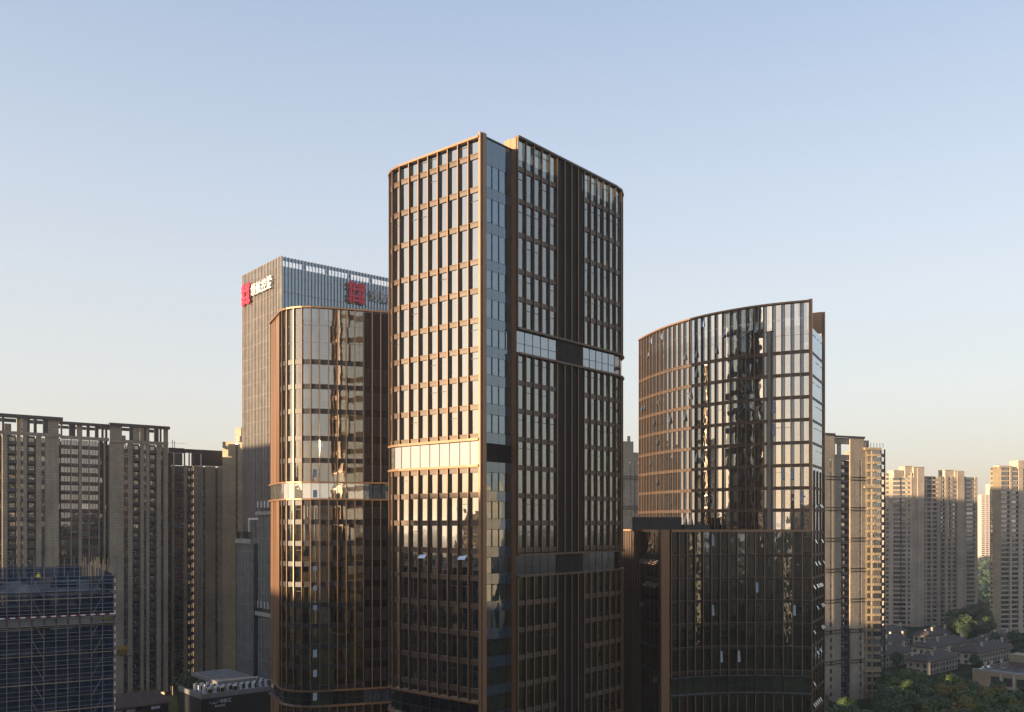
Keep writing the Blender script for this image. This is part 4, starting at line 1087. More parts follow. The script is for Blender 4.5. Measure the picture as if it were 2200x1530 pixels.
# ------------------------------------------------------------------ building site with scaffold and blue nets
def building_site():
    c = Vector((.86, .51)).normalized(); p = Vector((-c.y, c.x)); n = -p
    K = Vector((-52.06, 118.0)); O = K - c * 20.4
    T = Thing('construction_building', 'unfinished building wrapped in scaffold and blue safety nets, bottom left', 'building site', (-62, 135))
    step = 1.36
    N = 15
    for i in range(N + 1):
        for off, top in ((0, -6.5 + (0.9 if i % 3 == 0 else 0)), (-1.0, -6.9)):
            q = O + c * (i * step) + n * off
            T.box('scaffold_post', 'steel_pole', (q.x, q.y, (top + GZ) / 2), c, (.07, .07, top - GZ))
    z = -6.8; k = 0
    m = (O + K) / 2
    while z > -44:
        q = m + n * (.07)
        T.box('ledger', 'steel_pole', (q.x, q.y, z + jit(.04)), c, (20.8, .045, .045), yaw=jit(.0012))
        if k % 3 == 2:
            q = m - n * .5; T.box('scaffold_deck', 'timber' if k % 2 else 'slat_grey', (q.x, q.y, z), c, (20.4, .9, .05))
        z -= (.52, .46, .80)[k % 3]; k += 1
    for b0, sgn in ((4, 1), (8, -1), (13, 1)):
        for j in range(10):
            zt = -6.8 - 2.6 * j
            q = O + c * ((b0 + .5) * step) + n * .12
            Tn = math.atan2(2.6, step) * sgn
            # a sloping tube as a thin tilted bar: built as three short stepped boxes is ugly, so use a mesh
            a = O + c * ((b0 + (0 if sgn > 0 else 1)) * step) + n * .12; b = O + c * ((b0 + (1 if sgn > 0 else 0)) * step) + n * .12
            T.bars = getattr(T, 'bars', []) + [((a.x, a.y, zt - 2.6), (b.x, b.y, zt))]
    for (a, b) in T.bars:
        bar(T, 'brace', 'steel_pole', a, b, .03)
    # nets
    for i in range(0, N, 2):
        w = step * (2 if i + 2 <= N else 1)
        q = O + c * (i * step + w / 2) - n * .18
        T.box('safety_net', 'blue_net', (q.x, q.y, -7.8), c, (w - .03, .02, 2.1), yaw=jit(.02))
        for j in range(8):
            z0 = -8.95 - j * 4.4
            if j and z0 < -48: break
            T.box('safety_net', 'blue_net', (q.x + jit(.05), q.y + jit(.05), z0 - 2.2), c, (w - .03, .02, 4.3), yaw=jit(.03), tilt=jit(.01))
    for side_u, base in ((p, K),):
        for i in range(6):
            q = base + p * (i * 5 + 2.5) - c * .2
            T.box('safety_net', 'blue_net', (q.x, q.y, -7.6), p, (4.96, .02, 2.2), yaw=jit(.02))
            T.box('safety_net', 'blue_net', (q.x, q.y, -28), p, (4.96, .02, 38))
    for i in range(6):
        q = O + p * 30 + c * (i * 3.5 + 1.7)
        T.box('safety_net', 'blue_net', (q.x, q.y, -7.75), c, (3.46, .02, 2.0), yaw=jit(.02))
    # frame of the building
    for z in [-8.8 - 3.6 * j for j in range(16)]:
        T.prism('floor_slab', 'concrete', [O + p * 1.8, K + p * 1.8 - c * .8, K + p * 29 - c * .8, O + p * 29], z - .25, z)
    for i in range(4):
        for j in range(3):
            q = O + c * (1.5 + i * 5.6) + p * (2.6 + j * 12)
            T.box('column', 'concrete', (q.x, q.y, (-9 + GZ) / 2), c, (.8, .8, -9 - GZ))
    # posts standing above the deck
    for i in range(15):
        q = O + p * 30 + c * (i * 1.4); h = rng.choice((3.4, 3.6, 3.5, 2.2))
        T.box('scaffold_post', 'steel_pole', (q.x, q.y, -8.7 + h / 2), c, (.09, .09, h))
    for i in range(18):
        for off in (0, -1.1):
            q = K + p * (2 + i * 1.6) + c * (off + jit(.1)); h = rng.uniform(2.4, 3.9)
            T.box('scaffold_post', rng.choice(('timber', 'steel_pole', 'timber')), (q.x, q.y, -8.7 + h / 2), c, (.10, .10, h))
    for z in (-6.9, -7.6):
        q = K + p * 15; T.box('ledger', 'steel_pole', (q.x, q.y, z), p, (29, .07, .07))
        q = (O + K) / 2 + p * 30; T.box('ledger', 'steel_pole', (q.x, q.y, z), c, (20.4, .06, .06))
    for i in range(11):
        q = O + c * rng.uniform(1, 19) + p * rng.uniform(3, 26)
        T.box('timber_stack', rng.choice(('timber', 'slat_grey', 'concrete')), (q.x, q.y, -8.6 + .3), c, (rng.uniform(.8, 2.2), rng.uniform(.5, 1.2), rng.uniform(.3, .8)), yaw=jit(.6))
    # striped kick board and corner pole
    for i in range(36):
        q = O + c * (i * .567 + .28) + n * .22
        T.box('striped_board', ('red_paint', 'sign_white')[i % 2], (q.x, q.y, -11.75), c, (.56, .05, .15))
    for i in range(110):
        q = K + c * .1 + n * .05
        T.box('striped_pole', ('red_paint', 'sign_white')[i % 2], (q.x, q.y, -6.9 - .52 * i), c, (.11, .11, .515))
    q = (O + K) / 2 + n * .15
    T.box('support_beam', 'paving', (q.x, q.y, -12.4), c, (20.6, .35, .75)); T.box('support_beam', 'paving', (q.x, q.y, -12.85), c, (20.6, .6, .12)); T.box('support_beam', 'paving', (q.x, q.y, -12.0), c, (20.6, .6, .1))
    for i in range(N + 1):
        q = O + c * (i * step) + n * .42; T.box('beam_bracket', 'slat_grey', (q.x, q.y, -12.4), c, (.1, .12, .9))
    q = K - c * 1.0 + n * .5; T.box('beam_bracket', 'yellow_paint', (q.x, q.y, -12.3), c, (1.6, .15, .15))
    T.finish(limits={'striped_pole': 60, 'striped_board': 40, 'scaffold_post': 90}, minpx=8)
    # striped loading platform beside the scaffold
    q = K + c * 1.0 + n * .3
    S = Thing('loading_platform', 'small yellow and black striped platform jutting out beside the scaffold', 'platform', (q.x, q.y, -17.4))
    S.box('platform_floor', 'slat_grey', (q.x, q.y + .6, -17.3), c, (1.3, 1.6, .12))
    S.box('striped_panel', 'yellow_paint', (q.x, q.y, -16.35), c, (1.25, .06, .5))
    for i in range(6):
        x0 = -.62 + i * .21
        a = q + c * x0; b = q + c * (x0 + .21)
        bar(S, 'stripe', 'black_paint' if i % 2 == 0 else 'yellow_paint', (a.x, a.y, -17.25), (b.x, b.y, -16.5), .1)
    for dx in (-.6, .6):
        w = q + c * dx; S.box('platform_post', 'yellow_paint', (w.x, w.y, -16.6), c, (.07, .07, 1.3))
        bar(S, 'hanger', 'steel_pole', (w.x, w.y, -16.0), (K.x, K.y, -13.0), .02)
    S.finish(minpx=1)

def bar(T, name, mat, a, b, r):
    """square tube between two points, a mesh of its own"""
    a, b = Vector(a) - T.b, Vector(b) - T.b; d = (b - a).normalized()
    x = d.cross(Vector((0, 0, 1)))
    if x.length < .01: x = Vector((1, 0, 0))
    x.normalize(); y = d.cross(x)
    vs = [p + x * r * i + y * r * j for p in (a, b) for i, j in ((-1, -1), (1, -1), (1, 1), (-1, 1))]
    return mesh_obj(name, vs, [(0, 3, 2, 1), (4, 5, 6, 7), (0, 1, 5, 4), (1, 2, 6, 5), (2, 3, 7, 6), (3, 0, 4, 7)], mat, T.root)
building_site()

def worker():
    base = Vector((-68.0, 129.5, -8.8))
    T = Thing('person', 'worker in a yellow vest and helmet on the roof deck of the building site', 'person', base)
    me = bpy.data.meshes.new('body')
    J = [(0, 0, .95), (0, 0, 1.2), (0, .02, 1.45), (0, 0, 1.56), (0, -.02, 1.68), (.11, 0, .92), (.13, -.05, .5), (.14, 0, .06), (.14, -.15, .04), (-.11, 0, .92), (-.14, .08, .5), (-.15, .1, .06), (-.15, -.05, .04),
         (.2, .02, 1.43), (.3, -.05, 1.17), (.26, -.28, 1.02), (-.2, .02, 1.43), (-.33, .03, 1.17), (-.3, -.2, 1.0)]
    E = [(0, 1), (1, 2), (2, 3), (3, 4), (0, 5), (5, 6), (6, 7), (7, 8), (0, 9), (9, 10), (10, 11), (11, 12), (2, 13), (13, 14), (14, 15), (2, 16), (16, 17), (17, 18)]
    RR = [.15, .16, .15, .06, .1, .1, .075, .055, .05, .1, .075, .055, .05, .075, .055, .045, .075, .055, .045]
    me.from_pydata(J, E, [])
    o = bpy.data.objects.new('body', me); COL.objects.link(o)
    md = o.modifiers.new('skin', 'SKIN')
    for v, r in zip(me.skin_vertices[0].data, RR): v.radius = (r, r * .8)
    me.skin_vertices[0].data[0].use_root = True
    o.modifiers.new('sub', 'SUBSURF').levels = 1
    me2 = bpy.data.meshes.new_from_object(o.evaluated_get(bpy.context.evaluated_depsgraph_get()))
    bpy.data.objects.remove(o)
    for m in ('trousers', 'vest_yellow', 'skin'): me2.materials.append(MATS[m])
    for f in me2.polygons:
        f.material_index = 0 if f.center.z < .95 else (1 if f.center.z < 1.5 else 2)
    b = bpy.data.objects.new('body', me2); COL.objects.link(b); b.parent = T.root
    vs, fs = [], []
    for j in range(4):
        for i in range(10):
            a = i / 10 * 2 * math.pi; rr = (.15, .125, .11, .05)[j]; vs.append((rr * math.cos(a), -.02 + rr * math.sin(a), (1.71, 1.715, 1.78, 1.83)[j]))
    for j in range(3):
        for i in range(10): fs.append((j * 10 + i, j * 10 + (i + 1) % 10, j * 10 + 10 + (i + 1) % 10, j * 10 + 10 + i))
    fs.append(tuple(range(30, 40)))
    mesh_obj('helmet', vs, fs, 'vest_yellow', T.root)
worker()

# ------------------------------------------------------------------ podium, canopy, shops at the foot of the glass tower
def podium():
    Kp = Vector((-81, 235)); z1 = -44.6
    at = lambda a, b: Kp + RD * a + LD * b
    T = Thing('podium_building', 'low black shop building with a pale logo and a roof full of white units', 'shop building', at(12, 8))
    T.prism('wall', 'dark_stone', [at(0, 16.6), at(0, 0), at(30, 0), at(30, 16.6)], GZ, z1 - .9)
    T.sweep('parapet', 'paving', [at(0, 16.6), at(0, 0), at(30, 0)], -.55, .05, z1 - 1.2, z1)
    for k in range(1, 9):
        q = at(k * 3.3, -.03); T.box('wall_joint', 'slat_grey', (q.x, q.y, z1 - 12), RD, (.05, .05, 20))
    q = at(15, -.1); T.box('glass_canopy', 'aluminium', (q.x, q.y, z1 - 8.4), RD, (30, .3, .25))
    T.finish(minpx=6)
    ORD = ('first', 'second', 'third', 'fourth', 'fifth', 'sixth', 'seventh', 'eighth', 'ninth', 'tenth', 'eleventh')
    for row in range(4):
        for i in range(11):
            if row == 0 and i > 7: continue
            a, b = 3.0 + i * 1.75 + jit(.12), 2.2 + row * 3.2 + jit(.15)
            p_ = at(a, b); h = 1.9 + (.3 if row == 0 else 0)
            U = Thing('roof_unit', 'white boxy ventilation unit, %s from the left in the %s row on the podium roof' % (ORD[i], ('front', 'second', 'third', 'rear')[row]), 'ventilation unit', (p_.x, p_.y, z1 - .9), group='white units on the podium roof')
            U.box('casing', 'white_metal', (p_.x, p_.y, z1 - .9 + h / 2), RD, (1.0, .75, h))
            p2 = p_ + LD * -.39; U.box('grille', 'slat_dark', (p2.x + RD.x * .3, p2.y + RD.y * .3, z1 - .9 + h * .55), RD, (.34, .05, h * .75))
            U.finish(minpx=1)
    for a, b in ((6.0, 1.2), (9.6, 1.3), (2.6, .9)):
        p_ = at(a, b)
        U = Thing('roof_unit', 'dark louvred unit in a timber frame at the podium roof edge', 'ventilation unit', (p_.x, p_.y, z1 - .9), group='framed units at the podium roof edge')
        U.box('casing', 'slat_dark', (p_.x, p_.y, z1 + .1), RD, (1.1, .8, 1.9))
        for dx in (-.58, .58): q = p_ + RD * dx - LD * .42; U.box('frame_post', 'timber', (q.x, q.y, z1 + .1), RD, (.1, .1, 2.0))
        U.box('frame_top', 'timber', (p_.x, p_.y, z1 + 1.1), RD, (1.3, 1.0, .12))
        U.finish(minpx=1)
    # sign on the wall
    S0 = at(4.2, -.18)
    S = Thing('shop_sign', 'pale winged emblem with characters on the black podium wall', 'sign', (S0.x, S0.y, z1 - 3.2))
    zc = z1 - 2.35
    for sgn in (-1, 1):
        for k in range(3):
            a = at(3.3 + sgn * .25, -.2); b = at(3.3 + sgn * (1.35 - .25 * k), -.2)
            bar(S, 'wing', 'sign_grey', (a.x, a.y, zc - .45 + .06 * k), (b.x, b.y, zc + .25 - .22 * k), .035)
    for x0, x1, za, zb in ((3.05, 3.3, -.5, .15), (3.55, 3.3, -.5, .15)):
        a, b = at(x0, -.22), at(x1, -.22); bar(S, 'emblem_stroke', 'sign_grey', (a.x, a.y, zc + za), (b.x, b.y, zc + zb), .05)
    for k, ch in enumerate('领航汇'):
        q = at(5.4 + k * 1.15, -.2); place_char(ch, 'sign_grey', Vector((q.x, q.y, zc + .1)), RD, (1.0, 1.0), .1, S.root)
    for k, ch in enumerate('商业街区'):
        q = at(3.9 + k * .75, -.2); place_char(ch, 'sign_grey', Vector((q.x, q.y, zc - 1.05)), RD, (.62, .58), .08, S.root)
    S.finish()
    # canopy roof behind
    Kc = Vector((-79.7, 244.5)); ac = lambda a, b: Kc + RD * a + LD * b
    C = Thing('entrance_roof', 'flat grey canopy roof with a greenish centre behind the white roof units', 'canopy', ac(5, 10))
    C.prism('roof_slab', 'paving', [ac(0, 20), ac(0, 0), ac(11, 0), ac(11, 20)], -43.8, -42.9)
    C.prism('roof_membrane', 'roof_grey', [ac(1.2, 18), ac(1.2, 2), ac(10, 2), ac(10, 18)], -42.9, -42.87)
    C.prism('support_wall', 'dark_stone', [ac(2.5, 18), ac(2.5, 1.5), ac(10.5, 1.5), ac(10.5, 18)], GZ, -43.8)
    C.finish()
    # low building with brown pitched roof
    Kb = Vector((-118, 262)); ab = lambda a, b: Kb + RD * a + LD * b
    B = Thing('shop_building', 'low building with a brown sloping roof below the long apartment slab', 'shop building', ab(12, 4))
    B.prism('wall', 'dark_stone', [ab(-14, 7), ab(-14, 0), ab(18, 0), ab(18, 7)], GZ, -54)
    q = [ab(-15, -1), ab(19, -1), ab(17, 8), ab(-15, 8)]
    zz = (-54, -54, -51.4, -51.4)
    bb = B.b
    vs = [(v.x - bb.x, v.y - bb.y, z - bb.z) for v, z in zip(q, zz)] + [(v.x - bb.x, v.y - bb.y, z - .35 - bb.z) for v, z in zip(q, zz)]
    mesh_obj('roof', vs, [(0, 1, 2, 3), (7, 6, 5, 4), (0, 4, 5, 1), (1, 5, 6, 2), (2, 6, 7, 3), (3, 7, 4, 0)], 'brown_panel', B.root)
    for k in range(16):
        a, b = ab(-14 + 2.1 * k, -1), ab(-14 + 2.1 * k, 8); bar(B, 'roof_rib', 'brown_panel', (a.x, a.y, -53.95), (b.x, b.y, -51.35), .07)
    for k in range(8):
        q = ab(-11 + 3.6 * k, -.06); B.box('shop_window', 'glass_home', (q.x, q.y, -58), RD, (2.8, .08, 4)); B.box('shop_sign_board', rng.choice(('red_paint', 'solar_blue', 'plaster', 'tarp')), (q.x, q.y - .1, -55.2), RD, (2.6, .1, .8))
    B.finish(minpx=1)
    # white tent
    tq = Vector((-93, 252))
    W = Thing('market_tent', 'small white tent beside the black podium building', 'tent', (tq.x, tq.y))
    vs = [(-2, -1.6, 11.5), (2, -1.6, 11.5), (2, 1.6, 11.5), (-2, 1.6, 11.5), (-1.2, 0, 14), (1.2, 0, 14)]
    mesh_obj('tent_roof', vs, [(0, 1, 5, 4), (1, 2, 5), (2, 3, 4, 5), (3, 0, 4), (3, 2, 1, 0)], 'tarp', W.root)
    for x in (-1.9, 1.9):
        for y in (-1.5, 1.5): W.box('tent_pole', 'white_metal', (tq.x + x, tq.y + y, GZ + 5.75), (1, 0), (.1, .1, 11.5))
    W.finish(minpx=1)
podium()

# ------------------------------------------------------------------ villas and the flat-roofed hall
def villa(corner, L, Wd, label, roof='roof_tile', near=True):
    K = V2(corner); at = lambda a, b: K + RD * a + LD * b
    T = Thing('villa', label, 'house', at(L / 2, Wd / 2))
    b = T.b; e = 1.0; ez, rz = -62.0, -58.6
    T.prism('wall', 'plaster', [at(e, Wd - e), at(e, e), at(L - e, e), at(L - e, Wd - e)], GZ, ez)
    P = [at(0, Wd), at(0, 0), at(L, 0), at(L, Wd), at(Wd * .5, Wd / 2), at(L - Wd * .5, Wd / 2)]
    Zs = [ez, ez, ez, ez, rz, rz]
    vs = [(p.x - b.x, p.y - b.y, z - b.z) for p, z in zip(P, Zs)] + [(p.x - b.x, p.y - b.y, z - .3 - b.z) for p, z in zip(P[:4], Zs[:4])]
    mesh_obj('roof', vs, [(1, 2, 5, 4), (2, 3, 5), (3, 0, 4, 5), (0, 1, 4), (6, 9, 8, 7), (1, 0, 6, 7), (2, 1, 7, 8), (3, 2, 8, 9), (0, 3, 9, 6)], roof, T.root)
    k = int(L / 3.3)
    for i in range(k):
        for zf in (-64.2, -66.8):
            q = at(e + 1.6 + i * (L - 2 * e - 3.2) / max(1, k - 1), e - .05)
            T.box('window', home(), (q.x, q.y, zf), RD, (1.5, .12, 1.6)); T.box('window_sill', 'concrete', (q.x, q.y, zf - .95), RD, (1.8, .4, .18))
        q = at(e + .02 + i * (L - 2 * e) / k, e - .2); T.box('pilaster', 'plaster', (q.x, q.y, -65), RD, (.35, .35, 5.8))
    for i in range(3):
        q = at(e - .05, e + 2 + i * (Wd - 2 * e - 4) / 2)
        for zf in (-64.2, -66.8): T.box('window', home(), (q.x, q.y, zf), -LD, (1.4, .12, 1.6))
    for a, bq in ((L * .3, Wd * .3), (L * .7, Wd * .62), (L - .8, Wd * .4)):
        q = at(a, bq); T.box('chimney', 'plaster', (q.x, q.y, ez + 2.2), RD, (1.0, 1.0, 3.4)); T.box('chimney_cap', 'concrete', (q.x, q.y, ez + 4.0), RD, (1.3, 1.3, .25))
    for i in range(3):
        q = at(rng.uniform(3, L - 3), Wd * .45); T.box('roof_vent', 'white_metal', (q.x, q.y, -59.4), RD, (.7, .7, .7))
    T.finish(minpx=1)
def by_end(x, d, L): return Vector(((x - 1100) / F_PX * d, d)) - RD * L
villa((209, 448), 44, 12.5, 'long grey-roofed villa in the middle of the villa group')
villa((231, 496.5), 27, 12, 'short grey-roofed villa at the back of the villa group')
villa((187, 403), 30, 12.5, 'grey-roofed villa nearest the trees, in front of the group')
villa((223, 430.7), 40, 13, 'villa with a reddish brown roof end, at the right of the group', roof='roof_tile')
villa(by_end(1960, 482.5, 30), 30, 12, 'half-hidden grey-roofed villa in the middle row beside the beige tower')
villa(by_end(1964, 440, 30), 30, 12, 'half-hidden grey-roofed villa in the front row beside the beige tower')
villa(by_end(1953, 524.7, 30), 30, 12, 'half-hidden grey-roofed villa in the back row beside the beige tower')
villa(by_end(2185, 492, 34), 34, 12, 'grey-roofed villa beside the foot of the right-edge tower')

def flat_hall():
    Q = Vector((194, 380)); at = lambda a, b: Q + RD * a - LD * b
    T = Thing('flat_roofed_hall', 'ochre flat-roofed hall with rows of dark solar panels, bottom right', 'hall', at(20, 15))
    T.prism('wall', 'plaster_ochre', [at(0, 0), at(0, 34), at(44, 34), at(44, 0)], GZ, -61.6)
    T.sweep('parapet', 'concrete', [at(0, 0), at(0, 34), at(44, 34)], -.5, .12, -61.6, -60.9)
    T.prism('roof', 'white_metal', [at(.6, .6), at(.6, 33.4), at(43.4, 33.4), at(43.4, .6)], -61.6, -61.4)
    for i in range(9):
        for j in range(6):
            q = at(6 + i * 4.2, 4 + j * 5); T.box('solar_panel', 'solar_blue', (q.x, q.y, -60.6), -LD, (4.5, 3.7, .08), tilt=.0)
    for i in range(5):
        q = at(-.05, 9 + i * 5); T.box('window', 'glass_home', (q.x, q.y, -65), -LD, (3.2, .12, 3.4))
        q = at(-.12, 11.5 + i * 5); T.box('pilaster', 'plaster', (q.x, q.y, -65), -LD, (.7, .4, 6.5))
    for a, b in ((9, 1.5), (16, 1.2), (24, 2)):
        q = at(a, b); T.box('roof_vent', 'plaster', (q.x, q.y, -60.2), RD, (.9, .9, 2.2))
    q = at(34, 6); T.box('stair_head', 'plaster_ochre', (q.x, q.y, -59.4), RD, (9, 6, 4))
    T.finish(minpx=1)
flat_hall()

# ------------------------------------------------------------------ trees
def crown_mesh(name, seed, rx, rz, n, mat, leafs=.42):
    r_ = random.Random(seed)
    lobes = []
    for i in range(9):
        a = r_.uniform(0, 6.28); rr = r_.uniform(.15, .62) * rx; z = r_.uniform(-.5, .62) * rz
        lobes.append((rr * math.cos(a), rr * math.sin(a), z, r_.uniform(.34, .52) * rx))
    lobes.append((0, 0, rz * .55, rx * .45))
    vs, fs = [], []
    for i in range(n):
        cx_, cy_, cz_, lr = r_.choice(lobes)
        d = Vector((r_.gauss(0, 1), r_.gauss(0, 1), r_.gauss(0, 1))).normalized()
        p = Vector((cx_, cy_, cz_)) + d * lr * (r_.uniform(.55, 1.0) ** .5) * r_.uniform(.85, 1.12)
        nrm = (d + Vector((r_.gauss(0, .6), r_.gauss(0, .6), r_.gauss(.3, .6)))).normalized()
        t = nrm.cross(Vector((r_.gauss(0, 1), r_.gauss(0, 1), r_.gauss(0, 1)))).normalized(); b = nrm.cross(t)
        s1 = leafs * r_.uniform(.6, 1.3); s2 = s1 * r_.uniform(.5, .9)
        o = len(vs)
        vs += [p - t * s1, p - b * s2, p + t * s1 + nrm * s2 * .2, p + b * s2]
        fs.append((o, o + 1, o + 2, o + 3))
    me = bpy.data.meshes.new(name); me.from_pydata(vs, [], fs); me.materials.append(MATS[mat]); me.update()
    return me
def trunk_mesh(h, r0, rx):
    vs, fs = [], []
    r_ = random.Random(int(h * 10))
    def limb(a, b, ra, rb):
        a, b = Vector(a), Vector(b); d = (b - a).normalized(); x = d.orthogonal().normalized(); y = d.cross(x); o = len(vs)
        for p, r in ((a, ra), (b, rb)):
            for k in range(6):
                t = k / 6 * 6.283; vs.append(p + (x * math.cos(t) + y * math.sin(t)) * r)
        for k in range(6): fs.append((o + k, o + (k + 1) % 6, o + 6 + (k + 1) % 6, o + 6 + k))
    limb((0, 0, 0), (.1, 0, h), r0, r0 * .6)
    for k in range(5):
        a = k * 1.26 + r_.uniform(0, .6); limb((.1, 0, h * .9), (math.cos(a) * rx * .5, math.sin(a) * rx * .5, h * 1.35 + r_.uniform(0, 1.5)), r0 * .5, r0 * .15)
    me = bpy.data.meshes.new('trunk'); me.from_pydata(vs, [], fs); me.materials.append(MATS['bark']); me.update()
    return me
TRUNK = trunk_mesh(5.0, .3, 4)
PROTO = {'green': [crown_mesh('crown', 1, 4.4, 4.6, 3000, 'leaf_green'), crown_mesh('crown', 2, 4.0, 5.2, 3000, 'leaf_green'), crown_mesh('crown', 6, 4.8, 4.4, 3000, 'leaf_green')],
         'dark': [crown_mesh('crown', 3, 4.6, 4.4, 3000, 'leaf_dark'), crown_mesh('crown', 4, 4.0, 5.0, 3000, 'leaf_dark')],
         'yellow': [crown_mesh('crown', 5, 3.8, 4.8, 3000, 'leaf_yellow')]}
def tree(x, y, sc, kind, label, group, base=GZ):
    r = bpy.data.objects.new('broadleaf_tree', None); COL.objects.link(r); r.location = (x, y, base); r.scale = (sc * trng.uniform(.9, 1.1), sc * trng.uniform(.9, 1.1), sc); r.rotation_euler = (0, 0, trng.uniform(0, 6.28))
    tag(r, label, 'tree', group)
    t = bpy.data.objects.new('trunk', TRUNK); COL.objects.link(t); t.parent = r
    c = bpy.data.objects.new('crown', trng.choice(PROTO[kind])); COL.objects.link(c); c.parent = r; c.location = (0, 0, 8.2)
trng = random.Random(21)
LAB = {'green': 'mid green tree in the grove', 'dark': 'dark green tree in the grove', 'yellow': 'yellowing tree in the grove'}
def inside_hall(x, y):
    d = Vector((x - 194, y - 380)); a, b = d.dot(RD), -d.dot(LD); return -5 < a < 48 and -5 < b < 38
VIL = [(209, 448, 44), (187, 403, 30), (223, 430.7, 40), (231, 496, 27)] + [(*by_end(xx, dd, 30), 30) for xx, dd in ((1960, 482.5), (1964, 440), (1953, 524.7))]
def inside_villa(x, y):
    for vx, vy, L in VIL:
        d = Vector((x - vx, y - vy)); a, b = d.dot(RD), d.dot(LD)
        if -4 < a < L + 4 and -4 < b < 17: return True
    return False
cand = []
d = 250.0
while d < 402:
    x = 1765 / 1 + trng.uniform(0, 10)
    while x < 2225:
        px = (x - 1100) / F_PX * d; cand.append((px + trng.uniform(-1.8, 1.8), d + trng.uniform(-2.2, 2.2)))
        x += trng.uniform(5.6, 7.6) / d * F_PX
    d += trng.uniform(5.5, 7.5)
nt_ = 0
for (x, y) in cand:
    xp = 1100 + F_PX * x / y
    if y > 338 and xp < 1905: continue
    if inside_hall(x, y) or inside_villa(x, y): continue
    sc = trng.uniform(.78, 1.12)
    ytop = 1125 - F_PX * (GZ + 13.0 * sc) / y
    TL = ((1760, 1490), (1890, 1500), (1905, 1436), (1960, 1428), (2000, 1436), (2060, 1446), (2085, 1456), (2130, 1460), (2200, 1466), (2300, 1466))
    line = next(y0 + (y1 - y0) * (xp - x0) / (x1 - x0) for (x0, y0), (x1, y1) in zip(TL, TL[1:]) if x0 <= xp <= x1) if 1760 < xp < 2300 else 1480
    if ytop < line + trng.uniform(-4, 6): continue
    k = trng.random()
    kind = 'yellow' if (k < .14 and xp > 1960) else ('dark' if k < .5 else 'green')
    zone = 'at the foot of the nearest beige tower' if xp < 1900 else ('before the grey-roofed villas' if xp < 2085 else 'before the ochre flat-roofed hall')
    row_ = 'front edge' if y < 275 else ('middle' if y < 300 else 'back edge')
    tree(x, y, sc, kind, LAB[kind] + ' ' + zone + ', ' + row_, 'grove %s, %s trees, %s' % (zone, kind, row_)); nt_ += 1
for i in range(26):     # clump between the villas and the far towers
    y = trng.uniform(505, 570); x = y * trng.uniform(.475, .53)
    if inside_villa(x, y) or not 2028 < 1100 + F_PX * x / y < 2122: continue
    tree(x, y, trng.uniform(.95, 1.4), 'dark', 'tree in the dark clump between the villas and the far apartment towers', 'trees behind the villas')
for (x, y, s_) in ((174, 408, .8), (178, 415, .9), (205, 400, .8), (210, 425, .7), (240, 425, .7), (258, 446, .8), (196, 436, .8), (228, 478, .8), (252, 470, .9), (266, 478, .9)):
    if not inside_villa(x, y): tree(x, y, s_, 'dark', 'garden tree standing between the villas', 'garden trees between the villas')
for i in range(14):     # behind the podium on the left
    x = trng.uniform(-104, -88); y = trng.uniform(281, 292)
    tree(x, y, trng.uniform(.9, 1.35), 'dark', 'shaded tree behind the black podium building, below the tan slabs', 'trees behind the podium', base=GZ + 4)
# far woodland on the horizon
def woodland():
    r_ = random.Random(5); vs, fs = [], []
    for i in range(9000):
        y = r_.uniform(720, 1480); x = y * r_.uniform(.40, .60)
        z = GZ + r_.uniform(0, 1) ** .6 * 15
        s = r_.uniform(1.2, 2.6); t = Vector((r_.gauss(0, 1), r_.gauss(0, 1), r_.gauss(0, 1))).normalized(); b = t.orthogonal().normalized()
        p = Vector((x, y, z)); o = len(vs); vs += [p - t * s, p - b * s, p + t * s, p + b * s]; fs.append((o, o + 1, o + 2, o + 3))
    o = mesh_obj('far_woodland', vs, fs, 'leaf_dark'); tag(o, 'far woodland fading into haze behind the right-hand towers', kind='stuff')
woodland()

# ------------------------------------------------------------------ roads, seen only in slivers
def strip(name, a, b, w, z, mat, label):
    a, b = V2(a), V2(b); u = (b - a).normalized(); n = Vector((u.y, -u.x)) * w / 2
    o = mesh_obj(name, [(*(a + n), z), (*(b + n), z), (*(b - n), z), (*(a - n), z)], [(0, 1, 2, 3)], mat); tag(o, label, kind='structure'); return o
strip('road', (-135, 215), (-60, 277), 14, GZ + .02, 'asphalt', 'street between the building site and the black podium')
strip('pavement', (-60, 90), (120, 240), 60, GZ + .01, 'paving', 'paved ground around the office towers')
strip('road', (130, 240), (330, 406), 9, GZ + .03, 'asphalt', 'lane through the trees by the villas')

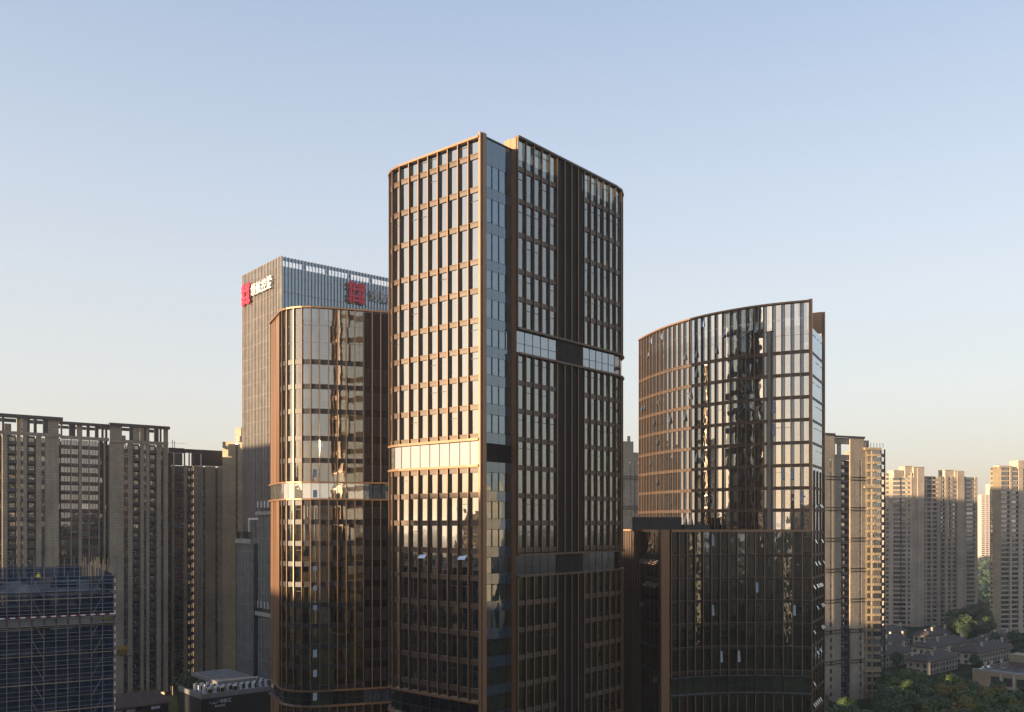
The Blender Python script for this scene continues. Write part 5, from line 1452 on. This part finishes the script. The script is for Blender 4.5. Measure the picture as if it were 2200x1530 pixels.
# ------------------------------------------------------------------ unseen city blocks, added to cast shade and to be mirrored in the glass
def city():
    r_ = random.Random(9)
    T = {'v': [], 'f': [], 'm': []}
    mats = ['stone_tan', 'glass_home', 'slat_grey', 'stone_pink']
    def blk(c, u, w, d, z0, z1, mi):
        u = V2(u).normalized(); n = Vector((-u.y, u.x)); o = len(T['v'])
        for z in (z0, z1):
            for a, b in ((-1, -1), (1, -1), (1, 1), (-1, 1)):
                p = V2(c) + u * a * w / 2 + n * b * d / 2; T['v'].append((p.x, p.y, z))
        for f in ((0, 3, 2, 1), (4, 5, 6, 7), (0, 1, 5, 4), (1, 2, 6, 5), (2, 3, 7, 6), (3, 0, 4, 7)):
            T['f'].append(tuple(o + i for i in f)); T['m'].append(mi)
    def tower(c, u, w, d, top, mi=0):
        blk(c, u, w - 1, d - 1, GZ, top - .5, 1)
        z = GZ
        while z < top - 2:
            blk(c, u, w, d, z, z + 1.25, mi); z += 3.0
        blk(c, u, w + .4, d + .4, top - 1.4, top, mi)
        k = max(2, int(w / 4))
        for i in range(k + 1):
            q = V2(c) + V2(u).normalized() * (w * (i / k - .5)); blk(q, u, 1.1, d + .3, GZ, top - .2, mi)
    sxy = Vector((sdir.x, sdir.y)).normalized(); pq = Vector((-sxy.y, sxy.x))
    if pq.dot(Vector((.469, -.883))) < 0: pq = -pq
    # towards the evening sun: added blockers, heights set by where the shade should end
    for q0, q1, top, L in ((-127, -100, 30, 246), (-142, -127.4, 24.5, 248), (-168, -142.4, 30, 246), (-204, -170, 11, 246), (-252, -208, 6, 240), (-312, -256, 44, 150), (-96, -60, 20, 250)):
        c = sxy * (L + 8) + pq * ((q0 + q1) / 2); tower(c, pq, q1 - q0, 14, top)
    # hidden slab added behind the glass tower to shade the far towers' lower storeys
    tower((-55, 381), (.987, -.16), 100, 12, 52)
    # behind and beside the viewpoint
    for (x, y, w, top) in ((-230, -330, 60, 14), (-150, -380, 46, 32), (-80, -360, 40, 20), (-10, -400, 50, 38), (70, -370, 44, 12), (130, -330, 40, 36), (190, -360, 46, 22), (260, -300, 50, 34), (330, -240, 50, 20), (380, -150, 46, 30),
                           (330, -60, 46, 8), (360, 20, 46, 26), (390, 100, 46, 14), (420, 180, 40, 24), (120, -200, 46, 2), (40, -220, 40, -12), (-60, -210, 50, -6), (-150, -190, 40, 4), (220, -140, 40, 4), (-330, -220, 60, 20)):
        tower((x + r_.uniform(-8, 8), y), Vector((.9, r_.uniform(-.4, .4))), w, 18, top, r_.choice((0, 3)))
    me = bpy.data.meshes.new('added_city_blocks'); me.from_pydata(T['v'], [], T['f'])
    for m in mats: me.materials.append(MATS[m])
    me.polygons.foreach_set('material_index', T['m']); me.update()
    o = bpy.data.objects.new('added_city_blocks', me); COL.objects.link(o); tag(o, 'mass of unseen apartment blocks added to shade the towers and mirror in their glass', kind='stuff')
city()

# ------------------------------------------------------------------ haze
def haze():
    x, y0, y1, z0, z1 = 9500, -9500, 9500, GZ - 1.5, 86.0
    vs = [(-x, y0, z0), (x, y0, z0), (x, y1, z0), (-x, y1, z0), (-x, y0, z1), (x, y0, z1), (x, y1, z1), (-x, y1, z1)]
    m = bpy.data.materials.new('haze'); m.use_nodes = True; nt = m.node_tree
    for n in list(nt.nodes):
        if n.type == 'BSDF_PRINCIPLED': nt.nodes.remove(n)
    v = nt.nodes.new('ShaderNodeVolumePrincipled'); v.inputs['Color'].default_value = (0.86, 0.9, 1.0, 1); v.inputs['Density'].default_value = HAZE; v.inputs['Anisotropy'].default_value = 0.2
    nt.links.new(v.outputs[0], nt.nodes['Material Output'].inputs['Volume'])
    MATS['haze'] = m
    o = mesh_obj('haze', vs, [(0, 3, 2, 1), (4, 5, 6, 7), (0, 1, 5, 4), (1, 2, 6, 5), (2, 3, 7, 6), (3, 0, 4, 7)], 'haze')
    tag(o, 'thin evening haze over the city', kind='stuff')
haze()
